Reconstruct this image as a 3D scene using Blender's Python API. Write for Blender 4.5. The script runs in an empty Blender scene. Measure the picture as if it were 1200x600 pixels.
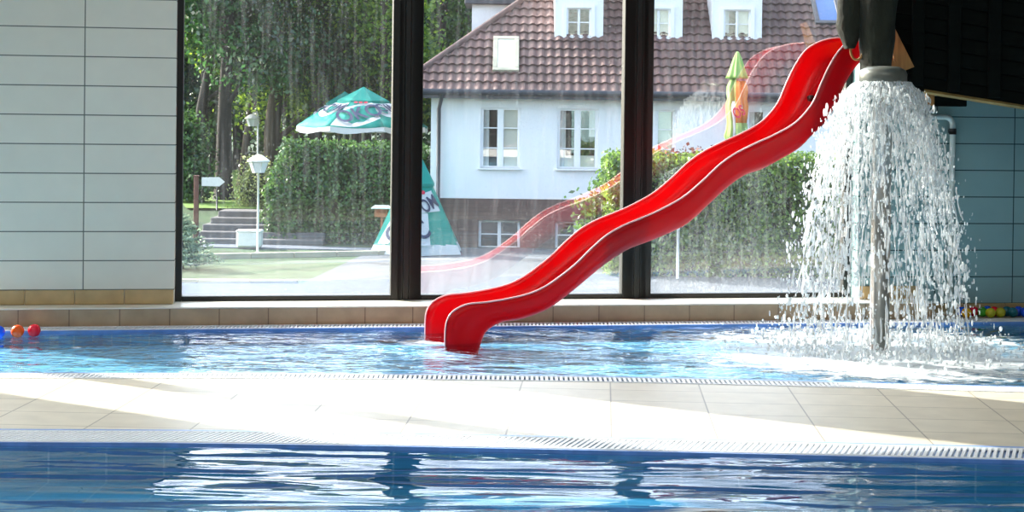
import bpy, math, random
import numpy as np
from mathutils import Vector, Matrix, Quaternion, noise as mnoise

random.seed(7)
rng = np.random.default_rng(7)
SC = bpy.context.scene
COL = SC.collection
PI = math.pi

# ------------------------------------------------------------------ camera
EYE = 1.437
F = 1900.0
PITCH = 0.01368
ROLL = 0.012
PPX, PPY = 600.0, 165.0
_f = Vector((0, math.cos(PITCH), -math.sin(PITCH)))
_r0 = Vector((1, 0, 0))
_u0 = Vector((0, math.sin(PITCH), math.cos(PITCH)))
_r = _r0 * math.cos(ROLL) + _u0 * math.sin(ROLL)
_u = -_r0 * math.sin(ROLL) + _u0 * math.cos(ROLL)
CAMP = Vector((0, 0, EYE))


def ray(px, py):
    return _f * F + _r * (px - PPX) + _u * (PPY - py)


def P(px, py, Y):
    """point at depth Y seen at this place of the photograph"""
    d = ray(px, py)
    return CAMP + d * (Y / d.y)


def PZ(px, py, z):
    d = ray(px, py)
    return CAMP + d * ((z - EYE) / d.z)


cam_data = bpy.data.cameras.new('camera')
cam = bpy.data.objects.new('camera', cam_data)
COL.objects.link(cam)
cam.matrix_world = Matrix(((_r.x, _u.x, -_f.x, CAMP.x), (_r.y, _u.y, -_f.y, CAMP.y), (_r.z, _u.z, -_f.z, CAMP.z), (0, 0, 0, 1)))
cam_data.sensor_fit = 'HORIZONTAL'
cam_data.sensor_width = 36.0
cam_data.lens = 36.0 * F / 1200.0
cam_data.shift_x = 0.0
cam_data.shift_y = -(300.0 - PPY) / 1200.0
cam_data.clip_start = 0.05
cam_data.clip_end = 500
SC.camera = cam


# ------------------------------------------------------------------ materials
MATS = {}


def srgb(r, g, b):
    def c(v):
        v /= 255.0
        return v / 12.92 if v <= 0.04045 else ((v + 0.055) / 1.055) ** 2.4
    return (c(r), c(g), c(b), 1.0)


def new_mat(name):
    m = bpy.data.materials.new(name)
    m.use_nodes = True
    nt = m.node_tree
    nt.nodes.clear()
    out = nt.nodes.new('ShaderNodeOutputMaterial')
    MATS[name] = m
    return m, nt, out


def N(nt, typ, **kw):
    n = nt.nodes.new(typ)
    for k, v in kw.items():
        if k in n.inputs.keys() if isinstance(k, str) else False:
            n.inputs[k].default_value = v
        else:
            setattr(n, k, v)
    return n


def plain(name, col, rough=0.5, metal=0.0, var=0.12, scale=12.0, bump=0.0, bscale=60.0, spec=0.5, coat=0.0, stretch=None):
    """principled material whose colour wanders a little with an object-space noise"""
    m, nt, out = new_mat(name)
    p = nt.nodes.new('ShaderNodeBsdfPrincipled')
    p.inputs['Roughness'].default_value = rough
    p.inputs['Metallic'].default_value = metal
    p.inputs['Specular IOR Level'].default_value = spec
    p.inputs['Coat Weight'].default_value = coat
    tc = nt.nodes.new('ShaderNodeTexCoord')
    src = tc.outputs['Object']
    if stretch:
        mp = nt.nodes.new('ShaderNodeMapping')
        mp.inputs['Scale'].default_value = stretch
        nt.links.new(src, mp.inputs[0])
        src = mp.outputs[0]
    nz = nt.nodes.new('ShaderNodeTexNoise')
    nz.inputs['Scale'].default_value = scale
    nz.inputs['Detail'].default_value = 4
    nt.links.new(src, nz.inputs['Vector'])
    rp = nt.nodes.new('ShaderNodeValToRGB')
    c = col
    rp.color_ramp.elements[0].position = 0.3
    rp.color_ramp.elements[1].position = 0.7
    rp.color_ramp.elements[0].color = (c[0] * (1 - var), c[1] * (1 - var), c[2] * (1 - var), 1)
    rp.color_ramp.elements[1].color = (min(1, c[0] * (1 + var)), min(1, c[1] * (1 + var)), min(1, c[2] * (1 + var)), 1)
    nt.links.new(nz.outputs['Fac'], rp.inputs[0])
    nt.links.new(rp.outputs[0], p.inputs['Base Color'])
    if bump:
        n2 = nt.nodes.new('ShaderNodeTexNoise')
        n2.inputs['Scale'].default_value = bscale
        n2.inputs['Detail'].default_value = 5
        nt.links.new(src, n2.inputs['Vector'])
        b = nt.nodes.new('ShaderNodeBump')
        b.inputs['Strength'].default_value = bump
        b.inputs['Distance'].default_value = 0.02
        nt.links.new(n2.outputs['Fac'], b.inputs['Height'])
        nt.links.new(b.outputs[0], p.inputs['Normal'])
    nt.links.new(p.outputs[0], out.inputs[0])
    return m


def tiled(name, c1, c2, mortar, bw, rh, msize, axes='xz', offx=0.0, offy=0.0, rough=0.3, rot=0.0, mottling=0.1, stagger=0.0, coat=0.0):
    """tiles by a brick texture in object space on the named pair of axes"""
    m, nt, out = new_mat(name)
    p = nt.nodes.new('ShaderNodeBsdfPrincipled')
    p.inputs['Roughness'].default_value = rough
    p.inputs['Coat Weight'].default_value = coat
    tc = nt.nodes.new('ShaderNodeTexCoord')
    sp = nt.nodes.new('ShaderNodeSeparateXYZ')
    nt.links.new(tc.outputs['Object'], sp.inputs[0])
    cb = nt.nodes.new('ShaderNodeCombineXYZ')
    nt.links.new(sp.outputs['XYZ'.index(axes[0].upper())], cb.inputs[0])
    nt.links.new(sp.outputs['XYZ'.index(axes[1].upper())], cb.inputs[1])
    mp = nt.nodes.new('ShaderNodeMapping')
    mp.vector_type = 'POINT'
    mp.inputs['Rotation'].default_value = (0, 0, rot)
    mp.inputs['Location'].default_value = (offx, offy, 0)
    nt.links.new(cb.outputs[0], mp.inputs[0])
    br = nt.nodes.new('ShaderNodeTexBrick')
    br.offset = stagger
    br.squash = 1.0
    br.inputs['Color1'].default_value = c1
    br.inputs['Color2'].default_value = c2
    br.inputs['Mortar'].default_value = mortar
    br.inputs['Scale'].default_value = 1.0
    br.inputs['Mortar Size'].default_value = msize
    br.inputs['Mortar Smooth'].default_value = 0.1
    br.inputs['Brick Width'].default_value = bw
    br.inputs['Row Height'].default_value = rh
    nt.links.new(mp.outputs[0], br.inputs[0])
    nz = nt.nodes.new('ShaderNodeTexNoise')
    nz.inputs['Scale'].default_value = 7
    nz.inputs['Detail'].default_value = 6
    nt.links.new(tc.outputs['Object'], nz.inputs['Vector'])
    mx = nt.nodes.new('ShaderNodeMix')
    mx.data_type = 'RGBA'
    mx.blend_type = 'MULTIPLY'
    mx.inputs['Factor'].default_value = 1.0
    rp = nt.nodes.new('ShaderNodeValToRGB')
    rp.color_ramp.elements[0].position = 0.3
    rp.color_ramp.elements[1].position = 0.7
    rp.color_ramp.elements[0].color = (1 - mottling,) * 3 + (1,)
    rp.color_ramp.elements[1].color = (1, 1, 1, 1)
    nt.links.new(nz.outputs['Fac'], rp.inputs[0])
    nt.links.new(br.outputs['Color'], mx.inputs['A'])
    nt.links.new(rp.outputs[0], mx.inputs['B'])
    nt.links.new(mx.outputs['Result'], p.inputs['Base Color'])
    b = nt.nodes.new('ShaderNodeBump')
    b.invert = True
    b.inputs['Strength'].default_value = 0.4
    b.inputs['Distance'].default_value = 0.004
    nt.links.new(br.outputs['Fac'], b.inputs['Height'])
    nt.links.new(b.outputs[0], p.inputs['Normal'])
    nt.links.new(p.outputs[0], out.inputs[0])
    return m


def leafy(name, c_dark, c_light, scale=1.2, trans=0.45):
    """leaves: each leaf has its own tone, light passes through"""
    m, nt, out = new_mat(name)
    geo = nt.nodes.new('ShaderNodeNewGeometry')
    rp = nt.nodes.new('ShaderNodeValToRGB')
    rp.color_ramp.elements[0].color = c_dark
    rp.color_ramp.elements[1].color = c_light
    nt.links.new(geo.outputs['Random Per Island'], rp.inputs[0])
    d = nt.nodes.new('ShaderNodeBsdfDiffuse')
    t = nt.nodes.new('ShaderNodeBsdfTranslucent')
    g = nt.nodes.new('ShaderNodeBsdfGlossy')
    g.inputs['Roughness'].default_value = 0.35
    nt.links.new(rp.outputs[0], d.inputs[0])
    hs = nt.nodes.new('ShaderNodeHueSaturation')
    hs.inputs['Hue'].default_value = 0.48
    hs.inputs['Value'].default_value = 1.5
    nt.links.new(rp.outputs[0], hs.inputs['Color'])
    nt.links.new(hs.outputs[0], t.inputs[0])
    a = nt.nodes.new('ShaderNodeMixShader')
    a.inputs[0].default_value = trans
    nt.links.new(d.outputs[0], a.inputs[1])
    nt.links.new(t.outputs[0], a.inputs[2])
    b = nt.nodes.new('ShaderNodeMixShader')
    b.inputs[0].default_value = 0.05
    nt.links.new(a.outputs[0], b.inputs[1])
    nt.links.new(g.outputs[0], b.inputs[2])
    nt.links.new(b.outputs[0], out.inputs[0])
    return m


def schlick(nt, ior, normal=None):
    """mirror share of a clear surface, the same seen from either side"""
    lw = nt.nodes.new('ShaderNodeLayerWeight')
    lw.inputs['Blend'].default_value = 0.5
    if normal is not None:
        nt.links.new(normal, lw.inputs['Normal'])
    pw = nt.nodes.new('ShaderNodeMath')
    pw.operation = 'POWER'
    pw.inputs[1].default_value = 5.0
    nt.links.new(lw.outputs['Facing'], pw.inputs[0])
    f0 = ((ior - 1) / (ior + 1)) ** 2
    ma = nt.nodes.new('ShaderNodeMath')
    ma.operation = 'MULTIPLY_ADD'
    ma.use_clamp = True
    ma.inputs[1].default_value = 1 - f0
    ma.inputs[2].default_value = f0
    nt.links.new(pw.outputs[0], ma.inputs[0])
    return ma


def water(name, tint, bump_layers, spec_rough=0.015, foam=None):
    """water surface: fresnel mirror over tinted clear water, waves by noise bump; foam = list of (x, y, radius)"""
    m, nt, out = new_mat(name)
    tc = nt.nodes.new('ShaderNodeTexCoord')
    prev = None
    for (sx, sy, strength, dist, detail) in bump_layers:
        mp = nt.nodes.new('ShaderNodeMapping')
        mp.inputs['Scale'].default_value = (sx, sy, 1)
        nt.links.new(tc.outputs['Object'], mp.inputs[0])
        nz = nt.nodes.new('ShaderNodeTexNoise')
        nz.inputs['Scale'].default_value = 1.0
        nz.inputs['Detail'].default_value = detail
        nz.inputs['Roughness'].default_value = 0.45
        nz.inputs['Distortion'].default_value = 0.6
        nt.links.new(mp.outputs[0], nz.inputs['Vector'])
        b = nt.nodes.new('ShaderNodeBump')
        b.inputs['Strength'].default_value = strength
        b.inputs['Distance'].default_value = dist
        nt.links.new(nz.outputs['Fac'], b.inputs['Height'])
        if prev is not None:
            nt.links.new(prev.outputs[0], b.inputs['Normal'])
        prev = b
    fr = schlick(nt, 1.33, prev.outputs[0])
    tr = nt.nodes.new('ShaderNodeBsdfTransparent')
    tr.inputs[0].default_value = tint
    gl = nt.nodes.new('ShaderNodeBsdfGlossy')
    gl.inputs['Roughness'].default_value = spec_rough
    nt.links.new(prev.outputs[0], gl.inputs['Normal'])
    mx = nt.nodes.new('ShaderNodeMixShader')
    nt.links.new(fr.outputs[0], mx.inputs[0])
    nt.links.new(tr.outputs[0], mx.inputs[1])
    nt.links.new(gl.outputs[0], mx.inputs[2])
    last = mx
    if foam:
        acc = None
        for (fx, fy, fr_) in foam:
            vm = nt.nodes.new('ShaderNodeVectorMath')
            vm.operation = 'DISTANCE'
            vm.inputs[1].default_value = (fx, fy, 0)
            nt.links.new(tc.outputs['Object'], vm.inputs[0])
            mr = nt.nodes.new('ShaderNodeMapRange')
            mr.inputs['From Min'].default_value = fr_ * 0.35
            mr.inputs['From Max'].default_value = fr_
            mr.inputs['To Min'].default_value = 0.46 if fr_ > 1 else 0.26
            mr.inputs['To Max'].default_value = 0.0
            nt.links.new(vm.outputs['Value'], mr.inputs['Value'])
            if acc is None:
                acc = mr.outputs[0]
            else:
                mm = nt.nodes.new('ShaderNodeMath')
                mm.operation = 'MAXIMUM'
                nt.links.new(acc, mm.inputs[0])
                nt.links.new(mr.outputs[0], mm.inputs[1])
                acc = mm.outputs[0]
        mp = nt.nodes.new('ShaderNodeMapping')
        mp.inputs['Scale'].default_value = (7, 11, 1)
        nt.links.new(tc.outputs['Object'], mp.inputs[0])
        nz = nt.nodes.new('ShaderNodeTexNoise')
        nz.inputs['Scale'].default_value = 1.0
        nz.inputs['Detail'].default_value = 6
        nz.inputs['Roughness'].default_value = 0.65
        nz.inputs['Distortion'].default_value = 1.2
        nt.links.new(mp.outputs[0], nz.inputs['Vector'])
        ad = nt.nodes.new('ShaderNodeMath')
        ad.operation = 'ADD'
        nt.links.new(nz.outputs['Fac'], ad.inputs[0])
        nt.links.new(acc, ad.inputs[1])
        m2 = nt.nodes.new('ShaderNodeMapRange')
        m2.inputs['From Min'].default_value = 0.64
        m2.inputs['From Max'].default_value = 0.86
        m2.inputs['To Max'].default_value = 0.85
        nt.links.new(ad.outputs[0], m2.inputs['Value'])
        df = nt.nodes.new('ShaderNodeBsdfDiffuse')
        df.inputs[0].default_value = (0.86, 0.92, 0.95, 1)
        fm = nt.nodes.new('ShaderNodeMixShader')
        nt.links.new(m2.outputs[0], fm.inputs[0])
        nt.links.new(mx.outputs[0], fm.inputs[1])
        nt.links.new(df.outputs[0], fm.inputs[2])
        last = fm
    nt.links.new(last.outputs[0], out.inputs[0])
    return m


def glass(name, dirt=True, ior=2.7, tint=(0.97, 0.99, 0.98, 1)):
    m, nt, out = new_mat(name)
    fr = schlick(nt, ior)
    tr = nt.nodes.new('ShaderNodeBsdfTransparent')
    tr.inputs[0].default_value = tint
    gl = nt.nodes.new('ShaderNodeBsdfGlossy')
    gl.inputs['Roughness'].default_value = 0.0
    mx = nt.nodes.new('ShaderNodeMixShader')
    nt.links.new(fr.outputs[0], mx.inputs[0])
    nt.links.new(tr.outputs[0], mx.inputs[1])
    nt.links.new(gl.outputs[0], mx.inputs[2])
    last = mx
    if dirt:
        tc = nt.nodes.new('ShaderNodeTexCoord')

        def noise(scale, detail, lo, hi, to):
            mp = nt.nodes.new('ShaderNodeMapping')
            mp.inputs['Scale'].default_value = scale
            nt.links.new(tc.outputs['Object'], mp.inputs[0])
            nz = nt.nodes.new('ShaderNodeTexNoise')
            nz.inputs['Scale'].default_value = 1
            nz.inputs['Detail'].default_value = detail
            nt.links.new(mp.outputs[0], nz.inputs['Vector'])
            mr = nt.nodes.new('ShaderNodeMapRange')
            mr.inputs['From Min'].default_value = lo
            mr.inputs['From Max'].default_value = hi
            mr.inputs['To Max'].default_value = to
            nt.links.new(nz.outputs['Fac'], mr.inputs['Value'])
            return mr.outputs[0]

        def math2(op, a, b):
            n = nt.nodes.new('ShaderNodeMath')
            n.operation = op
            for i, v in enumerate((a, b)):
                if isinstance(v, (int, float)):
                    n.inputs[i].default_value = v
                else:
                    nt.links.new(v, n.inputs[i])
            return n.outputs[0]
        streak = noise((26, 1, 1.6), 8, 0.48, 0.85, 0.075)      # runs of dried water
        spots = noise((60, 1, 45), 3, 0.58, 0.75, 0.22)      # splash spots
        cloud = noise((1.3, 1, 1.1), 3, 0.35, 0.75, 1.0)
        sp = nt.nodes.new('ShaderNodeSeparateXYZ')
        nt.links.new(tc.outputs['Object'], sp.inputs[0])
        low = nt.nodes.new('ShaderNodeMapRange')             # splash film near the pool
        low.inputs['From Min'].default_value = 0.12
        low.inputs['From Max'].default_value = 0.75
        low.inputs['To Min'].default_value = 0.10
        low.inputs['To Max'].default_value = 0.012
        nt.links.new(sp.outputs['Z'], low.inputs['Value'])
        a = math2('ADD', streak, math2('MULTIPLY', spots, cloud))
        a = math2('ADD', a, low.outputs[0])
        df = nt.nodes.new('ShaderNodeBsdfDiffuse')
        df.inputs[0].default_value = (0.75, 0.8, 0.82, 1)
        tl = nt.nodes.new('ShaderNodeBsdfTranslucent')
        tl.inputs[0].default_value = (0.75, 0.8, 0.82, 1)
        dm = nt.nodes.new('ShaderNodeMixShader')
        dm.inputs[0].default_value = 0.4
        nt.links.new(df.outputs[0], dm.inputs[1])
        nt.links.new(tl.outputs[0], dm.inputs[2])
        fm = nt.nodes.new('ShaderNodeMixShader')
        nt.links.new(a, fm.inputs[0])
        nt.links.new(mx.outputs[0], fm.inputs[1])
        nt.links.new(dm.outputs[0], fm.inputs[2])
        last = fm
    nt.links.new(last.outputs[0], out.inputs[0])
    return m


def translucent_plastic(name, col, tcol, fac=0.4, rough=0.12, spec=0.5):
    m, nt, out = new_mat(name)
    d = nt.nodes.new('ShaderNodeBsdfPrincipled')
    d.inputs['Roughness'].default_value = rough
    d.inputs['Specular IOR Level'].default_value = spec
    tc = nt.nodes.new('ShaderNodeTexCoord')
    nz = nt.nodes.new('ShaderNodeTexNoise')
    nz.inputs['Scale'].default_value = 3
    nt.links.new(tc.outputs['Object'], nz.inputs['Vector'])
    rp = nt.nodes.new('ShaderNodeValToRGB')
    rp.color_ramp.elements[0].color = (col[0] * 0.92, col[1] * 0.92, col[2] * 0.92, 1)
    rp.color_ramp.elements[1].color = col
    nt.links.new(nz.outputs['Fac'], rp.inputs[0])
    nt.links.new(rp.outputs[0], d.inputs['Base Color'])
    t = nt.nodes.new('ShaderNodeBsdfTranslucent')
    t.inputs[0].default_value = tcol
    mx = nt.nodes.new('ShaderNodeMixShader')
    mx.inputs[0].default_value = fac
    nt.links.new(d.outputs[0], mx.inputs[1])
    nt.links.new(t.outputs[0], mx.inputs[2])
    nt.links.new(mx.outputs[0], out.inputs[0])
    return m


def spray_mat(name, clear=0.3):
    m, nt, out = new_mat(name)
    d = nt.nodes.new('ShaderNodeBsdfDiffuse')
    d.inputs[0].default_value = (0.9, 0.95, 0.97, 1)
    t = nt.nodes.new('ShaderNodeBsdfTranslucent')
    t.inputs[0].default_value = (0.9, 0.95, 0.97, 1)
    a = nt.nodes.new('ShaderNodeMixShader')
    a.inputs[0].default_value = 0.5
    nt.links.new(d.outputs[0], a.inputs[1])
    nt.links.new(t.outputs[0], a.inputs[2])
    g = nt.nodes.new('ShaderNodeBsdfGlossy')
    g.inputs['Roughness'].default_value = 0.1
    b = nt.nodes.new('ShaderNodeMixShader')
    b.inputs[0].default_value = 0.2
    nt.links.new(a.outputs[0], b.inputs[1])
    nt.links.new(g.outputs[0], b.inputs[2])
    tr = nt.nodes.new('ShaderNodeBsdfTransparent')
    c = nt.nodes.new('ShaderNodeMixShader')
    c.inputs[0].default_value = clear
    nt.links.new(b.outputs[0], c.inputs[1])
    nt.links.new(tr.outputs[0], c.inputs[2])
    nt.links.new(c.outputs[0], out.inputs[0])
    return m


# ------------------------------------------------------------------ mesh builder
class MB:
    def __init__(s):
        s.v = []
        s.f = []
        s.sm = []

    def add(s, verts, faces, smooth=False):
        o = len(s.v)
        s.v.extend([tuple(p) for p in verts])
        s.f.extend([tuple(i + o for i in f) for f in faces])
        s.sm.extend([smooth] * len(faces))

    def box(s, x0, x1, y0, y1, z0, z1, bev=0.0, M=None):
        if bev <= 0:
            vs = [(x, y, z) for x in (x0, x1) for y in (y0, y1) for z in (z0, z1)]
            fs = [(0, 1, 3, 2), (4, 6, 7, 5), (0, 4, 5, 1), (2, 3, 7, 6), (0, 2, 6, 4), (1, 5, 7, 3)]
        else:
            b = min(bev, (x1 - x0) * .45, (y1 - y0) * .45, (z1 - z0) * .45)
            vs = []
            idx = {}
            for ix, x in enumerate((x0, x1)):
                for iy, y in enumerate((y0, y1)):
                    for iz, z in enumerate((z0, z1)):
                        dx, dy, dz = (b, -b)[ix], (b, -b)[iy], (b, -b)[iz]
                        for a, p in (('x', (x, y + dy, z + dz)), ('y', (x + dx, y, z + dz)), ('z', (x + dx, y + dy, z))):
                            idx[(ix, iy, iz, a)] = len(vs)
                            vs.append(p)
            I = idx
            fs = []
            for i in (0, 1):
                fs.append([I[(i, a, c, 'x')] for a, c in ((0, 0), (0, 1), (1, 1), (1, 0))][::(1 if i == 0 else -1)])
                fs.append([I[(a, i, c, 'y')] for a, c in ((0, 0), (1, 0), (1, 1), (0, 1))][::(1 if i == 0 else -1)])
                fs.append([I[(a, c, i, 'z')] for a, c in ((0, 0), (0, 1), (1, 1), (1, 0))][::(1 if i == 0 else -1)])
            for a in (0, 1):
                for c in (0, 1):
                    fs.append((I[(0, a, c, 'y')], I[(1, a, c, 'y')], I[(1, a, c, 'z')], I[(0, a, c, 'z')]))
                    fs.append((I[(a, 0, c, 'x')], I[(a, 1, c, 'x')], I[(a, 1, c, 'z')], I[(a, 0, c, 'z')]))
                    fs.append((I[(a, c, 0, 'x')], I[(a, c, 1, 'x')], I[(a, c, 1, 'y')], I[(a, c, 0, 'y')]))
            for ix in (0, 1):
                for iy in (0, 1):
                    for iz in (0, 1):
                        fs.append((I[(ix, iy, iz, 'x')], I[(ix, iy, iz, 'y')], I[(ix, iy, iz, 'z')]))
        if M is not None:
            vs = [tuple(M @ Vector(p)) for p in vs]
        s.add(vs, fs)

    def prism(s, poly, z0, z1):
        n = len(poly)
        vs = [(x, y, z0) for x, y in poly] + [(x, y, z1) for x, y in poly]
        fs = [tuple(range(n))[::-1], tuple(range(n, 2 * n))]
        for i in range(n):
            j = (i + 1) % n
            fs.append((i, j, n + j, n + i))
        s.add(vs, fs)

    def tube(s, pts, rad, n=8, cap=True, smooth=True):
        pts = [Vector(p) for p in pts]
        m = len(pts)
        if not hasattr(rad, '__len__'):
            rad = [rad] * m
        vs, fs = [], []
        ref = None
        for i, p in enumerate(pts):
            t = (pts[min(i + 1, m - 1)] - pts[max(i - 1, 0)])
            if t.length < 1e-9:
                t = Vector((0, 0, 1))
            t.normalize()
            if ref is None:
                ref = Vector((0, 0, 1)) if abs(t.z) < 0.9 else Vector((1, 0, 0))
            a = t.cross(ref)
            if a.length < 1e-6:
                a = t.cross(Vector((0, 1, 0)))
            a.normalize()
            b = a.cross(t).normalized()
            ref = b
            for k in range(n):
                an = 2 * PI * k / n
                vs.append(p + (a * math.cos(an) + b * math.sin(an)) * rad[i])
        for i in range(m - 1):
            for k in range(n):
                k2 = (k + 1) % n
                fs.append((i * n + k, i * n + k2, (i + 1) * n + k2, (i + 1) * n + k))
        if cap:
            fs.append(tuple(range(n)))
            fs.append(tuple(range((m - 1) * n, m * n))[::-1])
        s.add(vs, fs, smooth)

    def lathe(s, prof, n=32, c=(0, 0, 0), smooth=True, wob=None):
        vs, fs = [], []
        m = len(prof)
        for i, (r, z) in enumerate(prof):
            for k in range(n):
                a = 2 * PI * k / n
                rr = r * (wob(a, z) if wob else 1)
                vs.append((c[0] + rr * math.cos(a), c[1] + rr * math.sin(a), c[2] + z))
        for i in range(m - 1):
            for k in range(n):
                k2 = (k + 1) % n
                fs.append((i * n + k, i * n + k2, (i + 1) * n + k2, (i + 1) * n + k))
        fs.append(tuple(range(n))[::-1])
        fs.append(tuple(range((m - 1) * n, m * n)))
        s.add(vs, fs, smooth)

    def sphere(s, c, r, nu=16, nv=10, sc=(1, 1, 1)):
        vs, fs = [], []
        for i in range(nv + 1):
            th = PI * i / nv
            for k in range(nu):
                a = 2 * PI * k / nu
                vs.append((c[0] + r * sc[0] * math.sin(th) * math.cos(a), c[1] + r * sc[1] * math.sin(th) * math.sin(a), c[2] + r * sc[2] * math.cos(th)))
        for i in range(nv):
            for k in range(nu):
                k2 = (k + 1) % nu
                fs.append((i * nu + k, (i + 1) * nu + k, (i + 1) * nu + k2, i * nu + k2))
        s.add(vs, fs, True)

    def build(s, name, mat, parent=None, M=None):
        me = bpy.data.meshes.new(name)
        me.from_pydata(s.v, [], s.f)
        me.polygons.foreach_set('use_smooth', s.sm)
        me.update()
        me.materials.append(mat)
        o = bpy.data.objects.new(name, me)
        COL.objects.link(o)
        if parent is not None:
            o.parent = parent
        if M is not None:
            o.matrix_basis = M
        return o


def np_mesh(name, V, FQ, mat, parent=None, smooth=False):
    me = bpy.data.meshes.new(name)
    k = FQ.shape[1]
    me.vertices.add(len(V))
    me.vertices.foreach_set('co', V.astype(np.float32).ravel())
    me.loops.add(FQ.size)
    me.loops.foreach_set('vertex_index', FQ.astype(np.int32).ravel())
    me.polygons.add(len(FQ))
    me.polygons.foreach_set('loop_start', np.arange(0, FQ.size, k, dtype=np.int32))
    me.polygons.foreach_set('use_smooth', np.full(len(FQ), smooth))
    me.update(calc_edges=True)
    me.validate()
    me.materials.append(mat)
    o = bpy.data.objects.new(name, me)
    COL.objects.link(o)
    if parent is not None:
        o.parent = parent
    return o


def empty(name, loc=(0, 0, 0), rz=0.0):
    o = bpy.data.objects.new(name, None)
    o.empty_display_size = 0.1
    COL.objects.link(o)
    o.location = loc
    o.rotation_euler = (0, 0, rz)
    return o


def tag(o, label=None, cat=None, group=None, kind=None):
    if label:
        o['label'] = label
    if cat:
        o['category'] = cat
    if group:
        o['group'] = group
    if kind:
        o['kind'] = kind
    return o


def copy_tree(o, parent=None):
    c = o.copy()
    COL.objects.link(c)
    if parent is not None:
        c.parent = parent
    for ch in list(o.children):
        copy_tree(ch, c)
    return c


def catmull(pts, sub):
    pts = [np.array(p, float) for p in pts]
    P_ = [2 * pts[0] - pts[1]] + pts + [2 * pts[-1] - pts[-2]]
    res = []
    for i in range(1, len(P_) - 2):
        p0, p1, p2, p3 = P_[i - 1:i + 3]
        for k in range(sub):
            t = k / sub
            res.append(0.5 * ((2 * p1) + (-p0 + p2) * t + (2 * p0 - 5 * p1 + 4 * p2 - p3) * t * t + (-p0 + 3 * p1 - 3 * p2 + p3) * t ** 3))
    res.append(pts[-1])
    return res


def text_mesh(s, size=1.0):
    cu = bpy.data.curves.new('lettering', 'FONT')
    cu.body = s
    cu.size = size
    cu.align_x = 'CENTER'
    cu.align_y = 'CENTER'
    cu.offset = 0.02
    ob = bpy.data.objects.new('lettering', cu)
    COL.objects.link(ob)
    dg = bpy.context.evaluated_depsgraph_get()
    me = ob.evaluated_get(dg).to_mesh()
    vs = [v.co.copy() for v in me.vertices]
    fs = [tuple(p.vertices) for p in me.polygons]
    ob.evaluated_get(dg).to_mesh_clear()
    bpy.data.objects.remove(ob)
    bpy.data.curves.remove(cu)
    return vs, fs


# ------------------------------------------------------------------ palette
M_tile_left = tiled('white_wall_tile', srgb(232, 229, 212), srgb(228, 225, 208), srgb(112, 116, 104), 0.62, 0.2, 0.004, 'xz', 0.613, -0.227 + 2.0, rough=0.25, mottling=0.04)
M_tile_right = tiled('shaded_wall_tile', srgb(140, 172, 172), srgb(136, 168, 169), srgb(50, 70, 72), 0.62, 0.2, 0.004, 'xz', -6.2 + 6.2, -0.09 + 2.0, rough=0.25, mottling=0.05)  # darker than the left tile: the wall's shade is put into its colour
M_skirt = plain('beige_stone', srgb(190, 165, 118), 0.4, var=0.12, scale=9)
M_ledge = tiled('beige_ledge_tile', srgb(196, 172, 138), srgb(186, 162, 128), srgb(140, 118, 92), 0.332, 4.0, 0.004, 'xz', 0.02, 1.0, rough=0.35, mottling=0.25)
M_ledgetop = plain('sunlit_ledge_top', srgb(240, 234, 218), 0.35, var=0.03)  # lighter than the ledge face: sunlight put into the colour
M_deck = tiled('beige_deck_tile', srgb(214, 206, 188), srgb(207, 199, 181), srgb(150, 143, 130), 0.48, 0.33, 0.004, 'xy', -0.051 + 9.6, -8.63 + 33.0, rough=0.4, rot=0.0, mottling=0.14)
M_frame = plain('dark_bronze_frame', srgb(19, 21, 18), 0.4, var=0.1)
M_plaster = plain('white_plaster', srgb(225, 225, 220), 0.8)
M_panel = plain('dark_wall_panel', srgb(82, 74, 66), 0.8, var=0.15, scale=2)
M_ceiling = plain('ceiling_white', srgb(215, 213, 205), 0.9)
M_pane = glass('window_glass')
M_pane_clear = glass('clear_glass', dirt=False)
M_grate = plain('white_grating', srgb(232, 236, 240), 0.4, var=0.04)
M_gutter = plain('blue_gutter_tile', srgb(110, 150, 215), 0.3, var=0.15)
M_channel = plain('pale_blue_channel', srgb(165, 190, 228), 0.4, var=0.06)
M_pool_far = tiled('pale_blue_pool_tile', srgb(140, 205, 238), srgb(128, 196, 234), srgb(190, 222, 236), 0.12, 0.12, 0.005, 'xy', 0, 0, rough=0.3)
M_pool_near = tiled('deep_blue_pool_tile', srgb(88, 165, 206), srgb(82, 158, 200), srgb(130, 182, 212), 0.25, 0.125, 0.005, 'xy', 0, 0, rough=0.3)
M_water_far = water('paddling_water', (0.80, 0.93, 0.98, 1), [(2.6, 4.6, 1.0, 0.075, 2), (8, 15, 1.0, 0.022, 2)], foam=[(2.36, 10.25, 1.5), (-0.60, 10.40, 0.22)])
M_water_near = water('swimming_water', (0.68, 0.86, 0.93, 1), [(0.75, 4.2, 1.0, 0.085, 1), (3.0, 9.0, 1.0, 0.010, 2)])
M_slide = translucent_plastic('red_gelcoat_lit', (0.88, 0.001, 0.010, 1), (1.0, 0.002, 0.012, 1), 0.42, 0.25)
M_slide_out = translucent_plastic('red_fibreglass_shaded', (0.15, 0.001, 0.006, 1), (1.0, 0.002, 0.008, 1), 0.11, 0.35, spec=0.25)  # outside of the same chute, its shade put into a darker red
M_slide_rim = plain('rim_highlight', srgb(248, 190, 190), 0.2, var=0.1, spec=0.7)  # pale colour paints the bright highlight along the slide rims
M_black = plain('black_rubber', srgb(18, 18, 18), 0.5)
M_steel = plain('brushed_steel', srgb(150, 150, 146), 0.28, metal=0.9, var=0.1)
M_cap = plain('grey_fountain_cap', srgb(112, 116, 110), 0.35, metal=0.4)
M_spray = spray_mat('falling_water', 0.5)
M_drop = spray_mat('water_drops', 0.2)
M_darkwood = plain('dark_stained_planks', srgb(9, 14, 12), 0.85, spec=0.12, var=0.35, scale=3, stretch=(1, 1, 14))
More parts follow.
